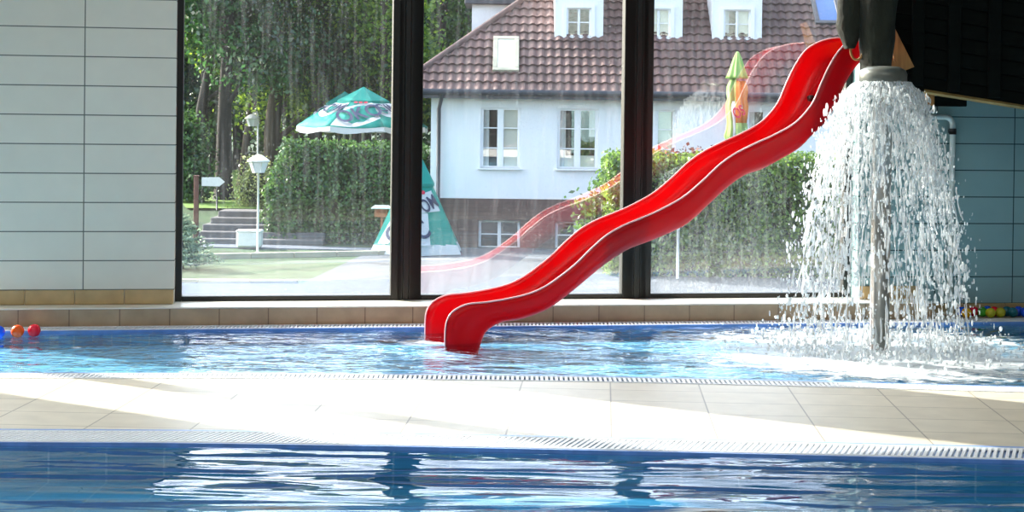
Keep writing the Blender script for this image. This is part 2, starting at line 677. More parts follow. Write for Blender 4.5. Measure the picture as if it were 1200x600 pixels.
M_bark = plain('mossy_bark', srgb(30, 33, 22), 0.9, var=0.5, scale=9, bump=1.0, bscale=26, stretch=(1, 1, 0.4))
M_wood = plain('pale_timber', srgb(158, 112, 60), 0.6, var=0.25, scale=6, stretch=(6, 6, 1))
M_trimwood = plain('ochre_edge_board', srgb(140, 118, 66), 0.6, var=0.3)
M_pipe = plain('white_plastic_pipe', srgb(198, 212, 208), 0.4, var=0.05)


def ball_mat(name, col):
    return plain(name, col, 0.25, var=0.05, spec=0.5)


# ------------------------------------------------------------------ the hall
A = math.radians(9.4)
W0 = Vector((-2.36, 11.41, 0))
WALL = Matrix.Translation(W0) @ Matrix.Rotation(A, 4, 'Z')     # local x along wall, local -y into the room


def wall_pt(s, d, z):
    return WALL @ Vector((s, -d, z))


def struct(name, mb, mat, M=None, parent=None, kind='structure'):
    o = mb.build(name, mat, parent, M)
    if parent is None:
        o['kind'] = kind
    return o


S_PIER0, S_WL0, S_END = -1.49, -4.33, 4.97
TOPW = 4.4
CEIL = 5.0

# pier left of the windows and the wall further left
mb = MB()
mb.box(S_PIER0, 0.0, -0.20, 0.15, 0.0, CEIL)
pier = struct('wall_left', mb, M_tile_left, WALL)
mb = MB()
mb.box(-8.6, S_WL0, -0.20, 0.15, 0.0, CEIL)
struct('wall_far_left', mb, M_tile_left, WALL)
mb = MB()
mb.box(S_END, 9.2, -0.20, 0.15, 0.0, CEIL)
struct('wall_right', mb, M_tile_right, WALL)
mb = MB()
mb.box(S_WL0, S_PIER0, -0.20, 0.15, TOPW, CEIL)
mb.box(0, S_END, -0.20, 0.15, TOPW, CEIL)
struct('wall_above_windows', mb, M_plaster, WALL)
mb = MB()
mb.box(S_WL0, S_PIER0, -0.20, 0.15, -0.2, 0.125)
mb.box(0, S_END, -0.0, 0.15, -0.2, 0.125)
struct('wall_below_windows', mb, M_plaster, WALL)
# side and back walls, ceiling
for nm, a, b in (('wall_side_left', (-9.2, 9.6), (-9.2, -5.0)), ('wall_back', (-9.2, -5.0), (8.0, -5.0)), ('wall_side_right', (8.0, -5.0), (8.0, 14.2))):
    mb = MB()
    dx, dy = b[0] - a[0], b[1] - a[1]
    L = math.hypot(dx, dy)
    nx, ny = dy / L * 0.2, -dx / L * 0.2
    mb.prism([a, b, (b[0] - nx, b[1] - ny), (a[0] - nx, a[1] - ny)], -0.2, CEIL)
    struct(nm, mb, M_panel)
mb = MB()
mb.prism([(-9.4, -5.2), (8.2, -5.2), (8.2, 13.15), (-9.4, 10.25)], CEIL, CEIL + 0.2)
struct('ceiling', mb, M_ceiling)

# skirting tiles
mb = MB()
w = 0.332
s = -0.005
while s > S_PIER0:
    mb.box(max(s - w + 0.004, S_PIER0), s, -0.212, -0.198, 0.127, 0.225, bev=0.003)
    s -= w
struct('baseboard_left', mb, M_skirt, WALL)
mb = MB()
s = S_END + 0.002
mb.box(s, s + 0.30, -0.212, -0.198, 0.127, 0.225, bev=0.003)
mb.box(s + 0.304, s + 0.50, -0.212, -0.198, 0.127, 0.225, bev=0.003)
s = 5.48
while s < 8.8:
    mb.box(s, s + w - 0.004, -0.212, -0.198, 0.001, 0.09, bev=0.003)
    s += w
struct('baseboard_right', mb, M_skirt, WALL)

# tiled ledge under the windows
mb = MB()
mb.box(-8.5, 5.47, -0.395, -0.0, -0.12, 0.115)
struct('trim_1', mb, M_ledge, WALL)
mb = MB()
mb.box(-8.5, 5.475, -0.405, -0.0, 0.115, 0.125, bev=0.003)
struct('trim_8', mb, M_ledgetop, WALL)


# windows
def window(name, s0, s1, split=None, rails=(), stile=0.05, zt=TOPW):
    root = tag(empty(name), kind='structure')
    root.matrix_basis = WALL
    fr = MB()
    z0 = 0.125
    fr.box(s0, s0 + stile, -0.05, 0.05, z0, zt, bev=0.004)
    fr.box(s1 - stile, s1, -0.05, 0.05, z0, zt, bev=0.004)
    fr.box(s0 + stile, s1 - stile, -0.045, 0.045, z0, z0 + 0.035, bev=0.004)
    fr.box(s0 + stile, s1 - stile, -0.045, 0.045, zt - 0.06, zt, bev=0.004)
    for (a, wd) in rails:
        fr.box(a - wd / 2, a + wd / 2, -0.045, 0.045, z0 + 0.035, zt - 0.06, bev=0.004)
    fr.build('window_frame', M_frame, root)
    pn = MB()
    pn.add([(s0 + stile, 0, z0 + .035), (s1 - stile, 0, z0 + .035), (s1 - stile, 0, zt - .06), (s0 + stile, 0, zt - .06)], [(0, 1, 2, 3)])
    pn.build('pane', M_pane, root)
    return root


c1, c2 = 1.623, 3.325
window('window_1', 0.0, c1 - 0.02, stile=0.045)
window('window_2', c1 + 0.02, c2 - 0.02, stile=0.09)
window('window_3', c2 + 0.02, S_END, stile=0.05)
window('window_4', S_WL0, S_PIER0, rails=((-3.23, 0.17),))
for i, c in enumerate((c1, c2)):
    mb = MB()
    mb.box(c - 0.108, c + 0.108, -0.035, 0.06, 0.125, TOPW, bev=0.003)
    mb.box(c - 0.02, c + 0.02, -0.055, -0.03, 0.125, TOPW, bev=0.003)
    mb.box(c - 0.108, c - 0.03, -0.05, -0.03, 0.125, TOPW, bev=0.003)
    mb.box(c + 0.03, c + 0.108, -0.05, -0.03, 0.125, TOPW, bev=0.003)
    struct('trim_%d' % (i + 2), mb, M_frame, WALL)

# ------------------------------------------------------------------ deck and pools
far_front = [(-9.2, 8.55), (-6, 8.72), (-2.83, 8.93), (-1.42, 9.02), (0.48, 9.05), (2.8, 8.87), (5, 8.66), (8.0, 8.3)]
near_edge = [(-9.2, 7.0), (-6, 7.22), (-2.32, 7.34), (-1.17, 7.37), (0.385, 7.32), (2.28, 7.21), (5, 7.0), (8.0, 6.8)]


def smooth_line(pts):
    return [tuple(p) for p in catmull(pts, 6)]


FF = smooth_line(far_front)
NE = smooth_line(near_edge)


def off(line, d):
    return [(x, y + d) for x, y in line]


back_line = [(wall_pt(s_, 0.585, 0).x, wall_pt(s_, 0.585, 0).y) for s_ in np.linspace(-7.2, 10.6, 30)]


def strip(top, bot, z0, z1):
    """slab between two lines (top further away)"""
    mb = MB()
    n = len(top)
    vs = [(x, y, z1) for x, y in top] + [(x, y, z1) for x, y in bot] + [(x, y, z0) for x, y in top] + [(x, y, z0) for x, y in bot]
    fs = []
    for i in range(n - 1):
        fs.append((n + i, n + i + 1, i + 1, i))
        fs.append((2 * n + i, 2 * n + i + 1, 3 * n + i + 1, 3 * n + i))
        fs.append((i, i + 1, 2 * n + i + 1, 2 * n + i))
        fs.append((n + i + 1, n + i, 3 * n + i, 3 * n + i + 1))
    mb.add(vs, fs)
    return mb


rot_deck = math.radians(-3.25)
Rd = Matrix.Rotation(rot_deck, 4, 'Z')


def in_frame(mb, M):
    Mi = M.inverted()
    mb.v = [tuple(Mi @ Vector(p)) for p in mb.v]
    return mb


mb = strip(off(FF, -0.20), off(NE, 0.0), -0.3, 0.0)
struct('floor', in_frame(mb, Rd), M_deck, Rd)
# floor strip by the right wall and the near side of the swimming pool
mb = MB()
a = [wall_pt(5.47, 0.19, 0), wall_pt(9.2, 0.19, 0), wall_pt(9.2, 0.40, 0), wall_pt(5.47, 0.40, 0)]
mb.prism([(p.x, p.y) for p in a][::-1], -0.2, 0.0)
struct('floor_beside_wall', in_frame(mb, Rd), M_deck, Rd)
mb = MB()
mb.prism([(-9.2, -5), (8, -5), (8, 1.0), (-9.2, 1.0)], -0.2, 0.0)
struct('floor_near', in_frame(mb, Rd), M_deck, Rd)


def resample(line, step):
    out = [Vector((line[0][0], line[0][1], 0))]
    acc = 0.0
    for i in range(len(line) - 1):
        a_, b_ = Vector((line[i][0], line[i][1], 0)), Vector((line[i + 1][0], line[i + 1][1], 0))
        L = (b_ - a_).length
        t = step - acc
        while t <= L:
            out.append(a_ + (b_ - a_) * (t / L))
            t += step
        acc = (acc + L) % step
    return out


def grating(name, line, d0, d1, label, xlim=(-4.5, 4.5), slant=0.0):
    """an overflow grating along a pool edge: blue channel, rails, white cross bars"""
    root = tag(empty(name, (0, 0, 0)), label, 'grating')
    ch = strip(off(line, d1), off(line, d0), -0.10, -0.018)
    ch.build('channel', M_channel, root)
    rails = MB()
    n3 = [(x, y, 0) for x, y in line]
    for d in (d0 + 0.02, d1 - 0.012):
        rails.tube([(x, y + d, -0.004) for x, y in line], 0.009, 6)
    rails.build('rail', M_grate, root)
    bars = MB()
    for p in resample(line, 0.027):
        if not xlim[0] < p.x < xlim[1]:
            continue
        Mx = Matrix.Translation((p.x, p.y, 0)) @ Matrix(((1, slant, 0, 0), (0, 1, 0, 0), (0, 0, 1, 0), (0, 0, 0, 1)))
        bars.box(-0.0075, 0.0075, d0 + 0.022, d1 - 0.014, -0.016, 0.002, M=Mx)
    tag(bars.build('bar', M_grate, root), kind='stuff')
    return root


grating('pool_grating', FF, -0.20, -0.02, 'white bar overflow grating along the near edge of the paddling pool')
grating('pool_grating', NE, -0.29, -0.03, 'white bar overflow grating in front of the tiles, edge of the deep blue pool', slant=0.35)
grating('pool_grating', back_line, -0.015, 0.175, 'narrow white overflow grating below the beige window ledge', xlim=(-4.6, 5.5))
# the blue edge tile rows beside the gratings
for ln, d0, d1 in ((FF, -0.02, 0.02), (NE, -0.03, 0.005), (NE, -0.30, -0.29), (back_line, -0.03, -0.015)):
    struct('trim_4' if ln is FF else 'trim_5' if d1 > 0 else 'trim_6' if ln is NE else 'trim_7', strip(off(ln, d1), off(ln, d0), -0.1, 0.001), M_gutter)


def resx(line, xs):
    lx = [p[0] for p in line]
    ly = [p[1] for p in line]
    return np.interp(xs, lx, ly)


# basins
xs = np.linspace(-9.0, 7.9, 60)
fx = resx(FF, xs)
bx = resx(back_line, xs)
nx_ = resx(NE, xs) - 0.31
fl = list(zip(xs, fx + 0.01))
bl = list(zip(xs, bx - 0.03))
struct('floor_paddling_pool', strip(bl, fl, -0.25, -0.10), M_pool_far)
nl = list(zip(xs, nx_))
n0 = list(zip(xs, np.full_like(xs, 1.0)))
struct('floor_swimming_pool', strip(nl, n0, -0.6, -0.17), M_pool_near)
mb = strip(off(nl, 0.06), off(nl, -0.005), -1.5, -0.02)
struct('wall_swimming_pool', mb, M_pool_near)
mb = strip([(x, 1.0) for x in xs], [(x, 0.9) for x in xs], -1.5, -0.05)
struct('wall_swimming_pool_near', mb, M_pool_near)
mb = strip(off(bl, 0.06), off(bl, -0.0), -0.6, -0.03)
struct('wall_paddling_pool', mb, M_pool_far)
mb = strip(off(fl, 0.0), off(fl, -0.03), -0.6, -0.03)
struct('wall_paddling_pool_front', mb, M_pool_far)


def water_sheet(name, top, bot, nx, ny, z, amp, mat, label):
    xs2 = np.linspace(-8.9, 7.8, nx)
    ty, by = resx(top, xs2), resx(bot, xs2)
    V = np.zeros((ny, nx, 3))
    for j in range(ny):
        t = j / (ny - 1)
        V[j, :, 0] = xs2
        V[j, :, 1] = by + (ty - by) * t
    for j in range(ny):
        for i in range(nx):
            x, y = V[j, i, 0], V[j, i, 1]
            V[j, i, 2] = z + amp(x, y)
    idx = np.arange(nx * ny).reshape(ny, nx)
    Fq = np.stack([idx[:-1, :-1], idx[:-1, 1:], idx[1:, 1:], idx[1:, :-1]], -1).reshape(-1, 4)
    o = np_mesh(name, V.reshape(-1, 3), Fq, mat, smooth=True)
    o['kind'] = 'structure'
    return o


def amp_far(x, y):
    d = math.hypot(x - 2.36, (y - 10.34))
    k = 0.004 + 0.016 * math.exp(-(d / 0.8) ** 2)
    n = mnoise.noise(Vector((x * 3.0, y * 5.0, 1.3))) + 0.5 * mnoise.noise(Vector((x * 8.0, y * 12.0, 4.1)))
    return k * n + 0.005 * math.exp(-d / 1.5) * math.sin(d * 22)


def amp_near(x, y):
    return 0.003 * mnoise.noise(Vector((x * 1.2, y * 4.0, 7.7)))


water_sheet('water_paddling_pool', bl, fl, 420, 90, -0.012, amp_far, M_water_far, '')
water_sheet('water_swimming_pool', nl, n0, 200, 160, -0.012, amp_near, M_water_near, '')

# ------------------------------------------------------------------ slide
pairs = [((522, 412), (565, 418)), ((521.7, 397), (568, 408)), ((523, 380), (572, 398)), ((528, 369), (576, 391)), ((537, 361.7), (582, 386)), ((550, 357), (589, 382)),
         ((570, 355), (597, 379)), ((595, 351), (612, 377)), ((620, 345), (632, 371)), ((640, 336), (652, 361)), ((660, 322), (674, 344)), ((677, 308), (692, 329)),
         ((693, 292), (708, 316)), ((713, 275), (727, 303)), ((733, 264), (744, 293)), ((755, 255), (765, 285)), ((773, 247), (785, 277)), ((800, 232), (811, 264)),
         ((823, 213), (836, 241)), ((843, 194), (857, 222)), ((863, 180), (878, 207)), ((887, 168), (900, 199)), ((907, 159), (919, 189)), ((927, 148), (941, 176)),
         ((940, 137), (957, 160)), ((953, 120), (972, 146)), ((963, 97), (986, 124)), ((973, 76), (996, 100)), ((986, 57), (1007, 82)), ((1001, 47), (1016, 73)), ((1018, 42), (1028, 70)), ((1034, 41), (1038, 69))]
SL = 0.30
SLOC = 10.35 + SL * 0.43
phi = math.atan(SL)
CW = Vector((-math.sin(phi), math.cos(phi), 0))
WID = 0.54


def on_slide(px, py):
    d = ray(px, py)
    return CAMP + d * (SLOC / (d.y - SL * d.x))


rk = catmull([tuple(on_slide(*a_)) for a_, b_ in pairs], 5)
uk = catmull([tuple(on_slide(*b_)) for a_, b_ in pairs], 5)
slide = tag(empty('water_slide', (rk[0][0], rk[0][1], -0.02)), 'wavy bright red water slide ending in the paddling pool', 'slide')
so = Vector(slide.location)
prof = [(0.0, 0.0), (0.0, 0.2), (0.004, 0.42), (0.02, 0.62), (0.05, 0.79), (0.1, 0.9), (0.18, 0.96), (0.32, 0.985), (0.5, 0.99)]
prof = prof + [(1 - a_, b_) for a_, b_ in prof[-2::-1]]
mb = MB()
vs, fs = [], []
npf = len(prof)
for i, (r_, u_) in enumerate(zip(rk, uk)):
    R_, U_ = Vector(r_), Vector(u_)
    for (cw, v) in prof:
        # the floor of the chute rises a little towards the mouth
        vs.append(R_.lerp(U_, v) + CW * (WID * cw) - so)
for i in range(len(rk) - 1):
    for k in range(npf - 1):
        fs.append((i * npf + k, i * npf + k + 1, (i + 1) * npf + k + 1, (i + 1) * npf + k))
mb.add(vs, fs, True)
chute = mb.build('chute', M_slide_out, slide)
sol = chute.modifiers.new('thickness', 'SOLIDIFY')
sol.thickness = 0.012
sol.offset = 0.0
chute.data.materials.append(M_slide)  # second slot: the brighter red for the lit inside
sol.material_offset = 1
for k in (0, 1):
    mb = MB()
    mb.tube([Vector(r_) + CW * (WID * k) - so + Vector((0, 0, 0.004)) for r_ in rk], 0.0065, 8)
    mb.build('rim', M_slide_rim, slide)
bp = on_slide(951, 117)
bpt = P(951, 115, 11.56)
mb = MB()
q = Vector((0, -1, 0)).rotation_difference(Vector((0, 0, 1)))
mb.lathe([(0.001, -0.03), (0.022, -0.03), (0.022, 0.012), (0.012, 0.02), (0.001, 0.02)], 12)
Mb = Matrix.Translation(bpt - so) @ CW.cross(Vector((0, 0, 0))).to_track_quat('Z', 'Y').to_matrix().to_4x4() if False else Matrix.Translation(bpt - so) @ (-CW).to_track_quat('Z', 'Y').to_matrix().to_4x4()
mb.build('bolt', M_black, slide, Mb)

# ------------------------------------------------------------------ mushroom fountain
FX, FY = 2.36, 10.34
fount = tag(empty('fountain', (FX, FY, -0.10)), 'steel mushroom fountain pole raining water into the paddling pool', 'fountain')
mb = MB()
mb.tube([(0, 0, 0.0), (0, 0, 1.82)], 0.062, 24)
mb.build('pole', M_steel, fount)
mb = MB()
mb.lathe([(0.09, 0.0), (0.09, 0.02), (0.064, 0.03)], 24)
mb.build('flange', M_steel, fount)
mb = MB()
mb.lathe([(0.06, 1.77), (0.135, 1.78), (0.15, 1.80), (0.152, 1.85), (0.14, 1.875), (0.10, 1.895), (0.03, 1.90), (0.001, 1.90)], 36)
mb.build('cap', M_cap, fount)

# falling water: strands and drops on their ballistic paths
Z0 = 1.70
G = 9.81


def traj(az, v, t, r0=0.145):
    r = r0 + v * t
    return Vector((FX + r * math.cos(az), FY + r * math.sin(az), Z0 - 0.5 * G * t * t))


TEND = math.sqrt(2 * (Z0 + 0.01) / G)


def lobe(az):
    return mnoise.noise(Vector((math.cos(az) * 1.8, math.sin(az) * 1.8, 2.2)))


mb = MB()
# lacy torn sheets: the bell of water, holes growing towards the pool
for layer in range(3):
    nA, nT = 260, 110
    vs = []
    keep = np.zeros((nT, nA), bool)
    for j in range(nT):
        f = (j / (nT - 1)) ** 0.8
        t = 0.02 + (TEND - 0.02) * f
        for i in range(nA):
            az = 2 * PI * i / nA
            v = 0.66 + 0.22 * lobe(az) - 0.16 * layer
            p = traj(az, v, t)
            q = Vector((math.cos(az) * 5, math.sin(az) * 5, p.z * 2.2 + layer * 7))
            nf = mnoise.noise(q * 2.3) * 0.6 + mnoise.noise(q * 5.5) * 0.5
            rr = 0.035 * (0.25 + f) * nf
            p += Vector((math.cos(az), math.sin(az), 0)) * rr
            p.z += 0.02 * mnoise.noise(q * 4.0 + Vector((3, 3, 3))) * f
            vs.append(p)
            q2 = Vector((math.cos(az) * 9, math.sin(az) * 9, p.z * 3.4 + layer * 11))
            h = mnoise.noise(q2 * 1.4) + 0.6 * mnoise.noise(q2 * 3.6) + 0.35 * mnoise.noise(q2 * 8.0)
            keep[j, i] = h > -0.02 + 0.52 * f
    fs = []
    for j in range(nT - 1):
        for i in range(nA):
            i2 = (i + 1) % nA
            if keep[j, i] and keep[j, i2] and keep[j + 1, i] and keep[j + 1, i2]:
                fs.append((j * nA + i, j * nA + i2, (j + 1) * nA + i2, (j + 1) * nA + i))
    mb.add(vs, fs, False)
for i in range(900):
    az = random.uniform(0, 2 * PI)
    v = 0.62 + 0.22 * lobe(az) + random.gauss(0, 0.08)
    if random.random() < 0.3:
        v *= random.uniform(0.35, 1.0)
    t0 = random.random() ** 1.2 * TEND * 0.95
    L = random.uniform(0.02, 0.06)
    t1 = min(t0 + L, TEND)
    if t1 - t0 < 0.01:
        continue
    n = 5
    rr = random.uniform(0.002, 0.008)
    ph = random.uniform(0, 10)
    pts, rad = [], []
    for k in range(n):
        t = t0 + (t1 - t0) * k / (n - 1)
        p = traj(az, v, t)
        p += Vector((mnoise.noise(Vector((ph, t * 40, 0))), mnoise.noise(Vector((ph, t * 40, 9))), 0)) * 0.02 * (t / TEND)
        pts.append(p)
        rad.append(rr * (0.25 + 0.75 * math.sin(PI * min(0.999, max(0.001, (k + 0.3) / n)))) * (0.6 + 0.8 * random.random()))
    mb.tube(pts, rad, 5)
spray = mb.build('water_curtain', M_spray)
tag(spray, 'curtain of white water streaming from the fountain cap', 'falling water', kind='stuff')


def octa(mb, c, r, sc=(1, 1, 1)):
    vs = []
    for th in (0.0, 0.7, 1.57, 2.44, PI):
        if th in (0.0, PI):
            vs.append((c[0], c[1], c[2] + r * sc[2] * math.cos(th)))
        else:
            for k in range(5):
                a = 2 * PI * k / 5
                vs.append((c[0] + r * sc[0] * math.sin(th) * math.cos(a), c[1] + r * sc[1] * math.sin(th) * math.sin(a), c[2] + r * sc[2] * math.cos(th)))
    fs = []
    for k in range(5):
        k2 = (k + 1) % 5
        fs.append((0, 1 + k, 1 + k2))
        fs.append((1 + k, 6 + k, 6 + k2, 1 + k2))
        fs.append((6 + k, 11 + k, 11 + k2, 6 + k2))
        fs.append((11 + k, 16, 11 + k2))
    mb.add(vs, fs, True)


mb = MB()
for i in range(6500):
    az = random.uniform(0, 2 * PI)
    lump = mnoise.noise(Vector((math.cos(az) * 1.8, math.sin(az) * 1.8, 2.2)))
    v = 0.68 + 0.27 * lump + random.gauss(0, 0.14)
    t = random.uniform(0.12, 1.0) ** 0.8 * TEND
    p = traj(az, v, t)
    r = random.choice((0.002, 0.003, 0.004, 0.005, 0.006, 0.009))
    octa(mb, p, r, (random.uniform(.7, 1.2), random.uniform(.7, 1.2), random.uniform(1.0, 3.6)))
for i in range(1300):                                        # splashing back up from the pool
    az = random.uniform(0, 2 * PI)
    r_ = abs(random.gauss(0.55, 0.22))
    z = abs(random.gauss(0, 0.055)) - 0.02
    octa(mb, (FX + r_ * math.cos(az), FY + r_ * math.sin(az), z), random.choice((0.004, 0.006, 0.008, 0.011)), (1, 1, random.uniform(0.8, 1.6)))
drops = mb.build('water_drops', M_drop)
tag(drops, 'loose drops splashing around the fountain and over the pool', 'water drops', kind='stuff')

# ------------------------------------------------------------------ tree house over the right end of the pool
YT = 11.45
th = tag(empty('tree_house', P(1083, 107, YT)), 'dark plank tree house overhanging the pool behind the fountain', 'tree house')
to = Vector(th.location)
pa, pb = P(1046, 101.5, YT), P(1200, 126, YT)
slope = (pb.z - pa.z) / (pb.x - pa.x)
ang = math.atan(slope)
X0, X1 = pa.x, 5.2
mb = MB()
hp = 0.105
k = 0
while True:
    zb = pa.z + k * hp
    if zb > CEIL + 0.9:
        break
    for half in (0,):
        z00, z01 = zb, zb + slope * (X1 - X0)
        tq = hp - 0.008
        yb = YT + 0.0
        vs = [(X0, yb, z00), (X1, yb, z01), (X1, yb - 0.018, z01 + 0.002), (X0, yb - 0.018, z00 + 0.002),
              (X0, yb, min(CEIL, z00 + tq)), (X1, yb, min(CEIL, z01 + tq)), (X1, yb - 0.008, min(CEIL, z01 + tq)), (X0, yb - 0.008, min(CEIL, z00 + tq))]
        if min(z00, z01) > CEIL - 0.02:
            break
        vs = [(x - to.x, y - to.y, min(CEIL - 0.001, z) - to.z) for x, y, z in vs]
        mb.add(vs, [(0, 1, 2, 3), (4, 7, 6, 5), (3, 2, 6, 7), (0, 4, 5, 1), (0, 3, 7, 4), (1, 5, 6, 2)])
    k += 1
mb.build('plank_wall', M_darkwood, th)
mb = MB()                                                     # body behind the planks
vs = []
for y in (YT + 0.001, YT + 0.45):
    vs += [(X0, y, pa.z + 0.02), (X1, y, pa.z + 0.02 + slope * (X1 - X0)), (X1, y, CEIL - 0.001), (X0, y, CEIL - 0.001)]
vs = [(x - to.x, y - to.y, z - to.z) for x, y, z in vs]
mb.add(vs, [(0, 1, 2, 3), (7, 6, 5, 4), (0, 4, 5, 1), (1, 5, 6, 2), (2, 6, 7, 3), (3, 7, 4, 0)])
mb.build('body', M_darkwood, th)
mb = MB()
for px in (1075, 1118, 1165):
    q0 = P(px, 60, YT - 0.02)
    zb = pa.z + slope * (q0.x - X0)
    mb.box(q0.x - to.x - 0.045, q0.x - to.x + 0.045, YT - 0.045 - to.y, YT - 0.018 - to.y, zb + 0.03 - to.z, CEIL - 0.01 - to.z, bev=0.006)
mb.build('batten', M_darkwood, th)
mb = MB()
vs = []
for dx_, dz in ((0.12, -0.012), (0, 0)):
    pass
e0 = P(1083, 107, YT - 0.02)
mb.tube([(e0.x - to.x, YT - 0.02 - to.y, pa.z + slope * (e0.x - X0) - to.z), (X1 - to.x, YT - 0.02 - to.y, pa.z + slope * (X1 - X0) - to.z)], 0.016, 4, smooth=False)
mb.build('edge_board', M_trimwood, th)
mb = MB()
b0, b1 = P(1086, 124.5, YT + 0.2), P(1131, 113, YT + 0.2)
mb.box(b0.x - to.x, b1.x - to.x, 0.15, 0.27, b0.z - to.z, b1.z - to.z, bev=0.004)
mb.build('beam', M_darkwood, th)
mb = MB()
b0, b1 = P(1083, 124, YT + 0.12), P(1092, 116, YT + 0.12)
mb.box(b0.x - to.x, b1.x - to.x, 0.04, 0.13, b0.z - to.z, b1.z - to.z + 0.05, bev=0.004)
mb.build('block', M_wood, th)


def rough_trunk(mb, pts, rad, n=28, amp=0.2, seed=0.0):
    o = len(mb.v)
    mb.tube(pts, rad, n)
    for i in range(o, len(mb.v)):
        p = Vector(mb.v[i])
        j = (i - o) // n
        c = Vector(pts[min(j, len(pts) - 1)])
        d = p - c
        k_ = 1 + amp * mnoise.noise(Vector((d.x * 14 + seed, d.y * 14, p.z * 3))) + amp * 0.6 * mnoise.noise(Vector((d.x * 30, d.y * 30 + seed, p.z * 12)))
        mb.v[i] = tuple(c + d * k_)


mb = MB()
tc_ = P(1027, 40, 10.93)
zs = np.linspace(P(1027, 84, 10.93).z, CEIL - 0.01, 60)
rough_trunk(mb, [(tc_.x - to.x, 10.93 - to.y, z - to.z) for z in zs], [0.10 + 0.045 * min(1, (z - zs[0]) / 0.5) for z in zs], 30, 0.18, 3.0)
mb.build('trunk', M_bark, th)
mb = MB()
tc_ = P(997, 30, 10.95)
zs = np.linspace(P(997, 57, 10.95).z, CEIL - 0.01, 60)
rough_trunk(mb, [(tc_.x - to.x + 0.01 * math.sin(z * 5), 10.95 - to.y, z - to.z) for z in zs], [0.035 + 0.045 * min(1, (z - zs[0]) / 0.14) for z in zs], 24, 0.30, 9.0)
mb.build('trunk', M_bark, th)
mb = MB()                                                    # timber brace
for (x0_, y0_, x1_, y1_, ww) in ((1034, 12, 1062, 82, 0.035), (1031, 45, 1046, 80, 0.022)):
    q0, q1 = P(x0_, y0_, 11.40), P(x1_, y1_, 11.40)
    d = (q1 - q0).normalized()
    nrm = Vector((d.z, 0, -d.x))
    pts4 = [q0 - nrm * ww * 0.5, q0 + nrm * ww * 0.5, q1 + nrm * ww * 1.6, q1 - nrm * ww * 1.6]
    vs = [(p.x - to.x, p.y - to.y - 0.02, p.z - to.z) for p in pts4] + [(p.x - to.x, p.y - to.y + 0.03, p.z - to.z) for p in pts4]
    mb.add(vs, [(0, 1, 2, 3), (7, 6, 5, 4), (0, 4, 5, 1), (1, 5, 6, 2), (2, 6, 7, 3), (3, 7, 4, 0)])
mb.build('brace', M_wood, th)
mb = MB()                                                    # rope loop hanging from the trunk
pts = []
for k in range(19):
    a = PI * 1.1 * k / 18 + PI * 0.95
    q0 = P(1004, 58, 10.93)
    pts.append((q0.x - to.x + 0.042 * math.cos(a), q0.y - to.y, q0.z - to.z + 0.07 * math.sin(a)))
mb.tube(pts, 0.008, 8)
mb.build('rope', M_wood, th)

# pipe on the right wall
q1 = wall_pt(5.68, 0.25, 0)
pr = tag(empty('wall_pipe', (q1.x, q1.y, 0), A), 'white plastic pipe with black clip bent down the tiled wall', 'pipe')
zt = P(1101, 137, q1.y).z
pts = [(-0.42, 0, zt), (-0.06, 0, zt)] + [(-0.06 + 0.06 * math.sin(a), 0, zt - 0.06 + 0.06 * math.cos(a)) for a in np.linspace(0.2, PI / 2, 7)] + [(0, 0, 0.0)]
mb = MB()
mb.tube(pts, 0.021, 12)
mb.build('pipe', M_pipe, pr)
mb = MB()
mb.tube([(0, 0, zt - 0.13), (0, 0, zt - 0.085)], 0.028, 12)
mb.box(-0.012, 0.012, 0.01, 0.05, zt - 0.12, zt - 0.095)
mb.build('clip', M_black, pr)

# ------------------------------------------------------------------ balls
BC = {'blue': srgb(20, 90, 235), 'orange': srgb(255, 88, 8), 'red': srgb(250, 20, 50), 'yellow': srgb(238, 178, 20), 'green': srgb(60, 160, 40), 'lime': srgb(190, 190, 40), 'teal': srgb(20, 110, 125), 'crimson': srgb(220, 30, 60)}
BM = {k: ball_mat(k + '_ball_plastic', v) for k, v in BC.items()}


def ball(p, r, col, label, group):
    mb = MB()
    mb.sphere((0, 0, 0), r, 24, 16)
    mb.tube([(0, r * 0.999 * math.cos(a), r * 0.999 * math.sin(a)) for a in np.linspace(0, 2 * PI, 33)], r * 0.03, 5, cap=False)
    o = mb.build('ball', BM[col])
    o.location = p
    o.rotation_euler = (random.uniform(-1, 1), random.uniform(-1, 1), random.uniform(0, 6))
    return tag(o, label, 'ball', group)


for px, py, col, lab in ((-2, 389, 'blue', 'blue plastic ball floating at the picture edge beside the orange one'), (20.5, 388, 'orange', 'orange plastic ball floating between the blue and red ones'), (40, 387, 'red', 'red plastic ball floating on the paddling pool beside the orange one')):
    c = PZ(px, py + 7, -0.022)
    ball((c.x, c.y, 0.016), 0.0415, col, lab, 'balls floating on the paddling pool')
row = [(1127, 'blue', 0.27, 'blue ball half hidden by spray, at the fountain end of the row'),
       (1132.5, 'yellow', 0.345, 'orange yellow ball beside the crimson one on the poolside floor'),
       (1141, 'crimson', 0.265, 'crimson ball between the orange yellow and green ones'),
       (1151.4, 'green', 0.30, 'green ball in the row by the tiled wall'),
       (1157, 'blue', 0.225, 'blue ball peeping out behind the green and olive ones'),
       (1160.8, 'lime', 0.355, 'olive lime ball next to the green one'),
       (1165, 'red', 0.28, 'red ball peeping out behind the two lime ones'),
       (1172.5, 'lime', 0.34, 'lime yellow ball next to the dark teal one'),
       (1180, 'teal', 0.27, 'dark teal ball next to the lime yellow one by the wall'),
       (1187, 'teal', 0.335, 'teal ball in front, touching the blue ones at the end of the row'),
       (1193.5, 'blue', 0.265, 'blue ball second from the picture edge by the wall'),
       (1201, 'blue', 0.33, 'blue ball cut by the picture edge by the wall')]
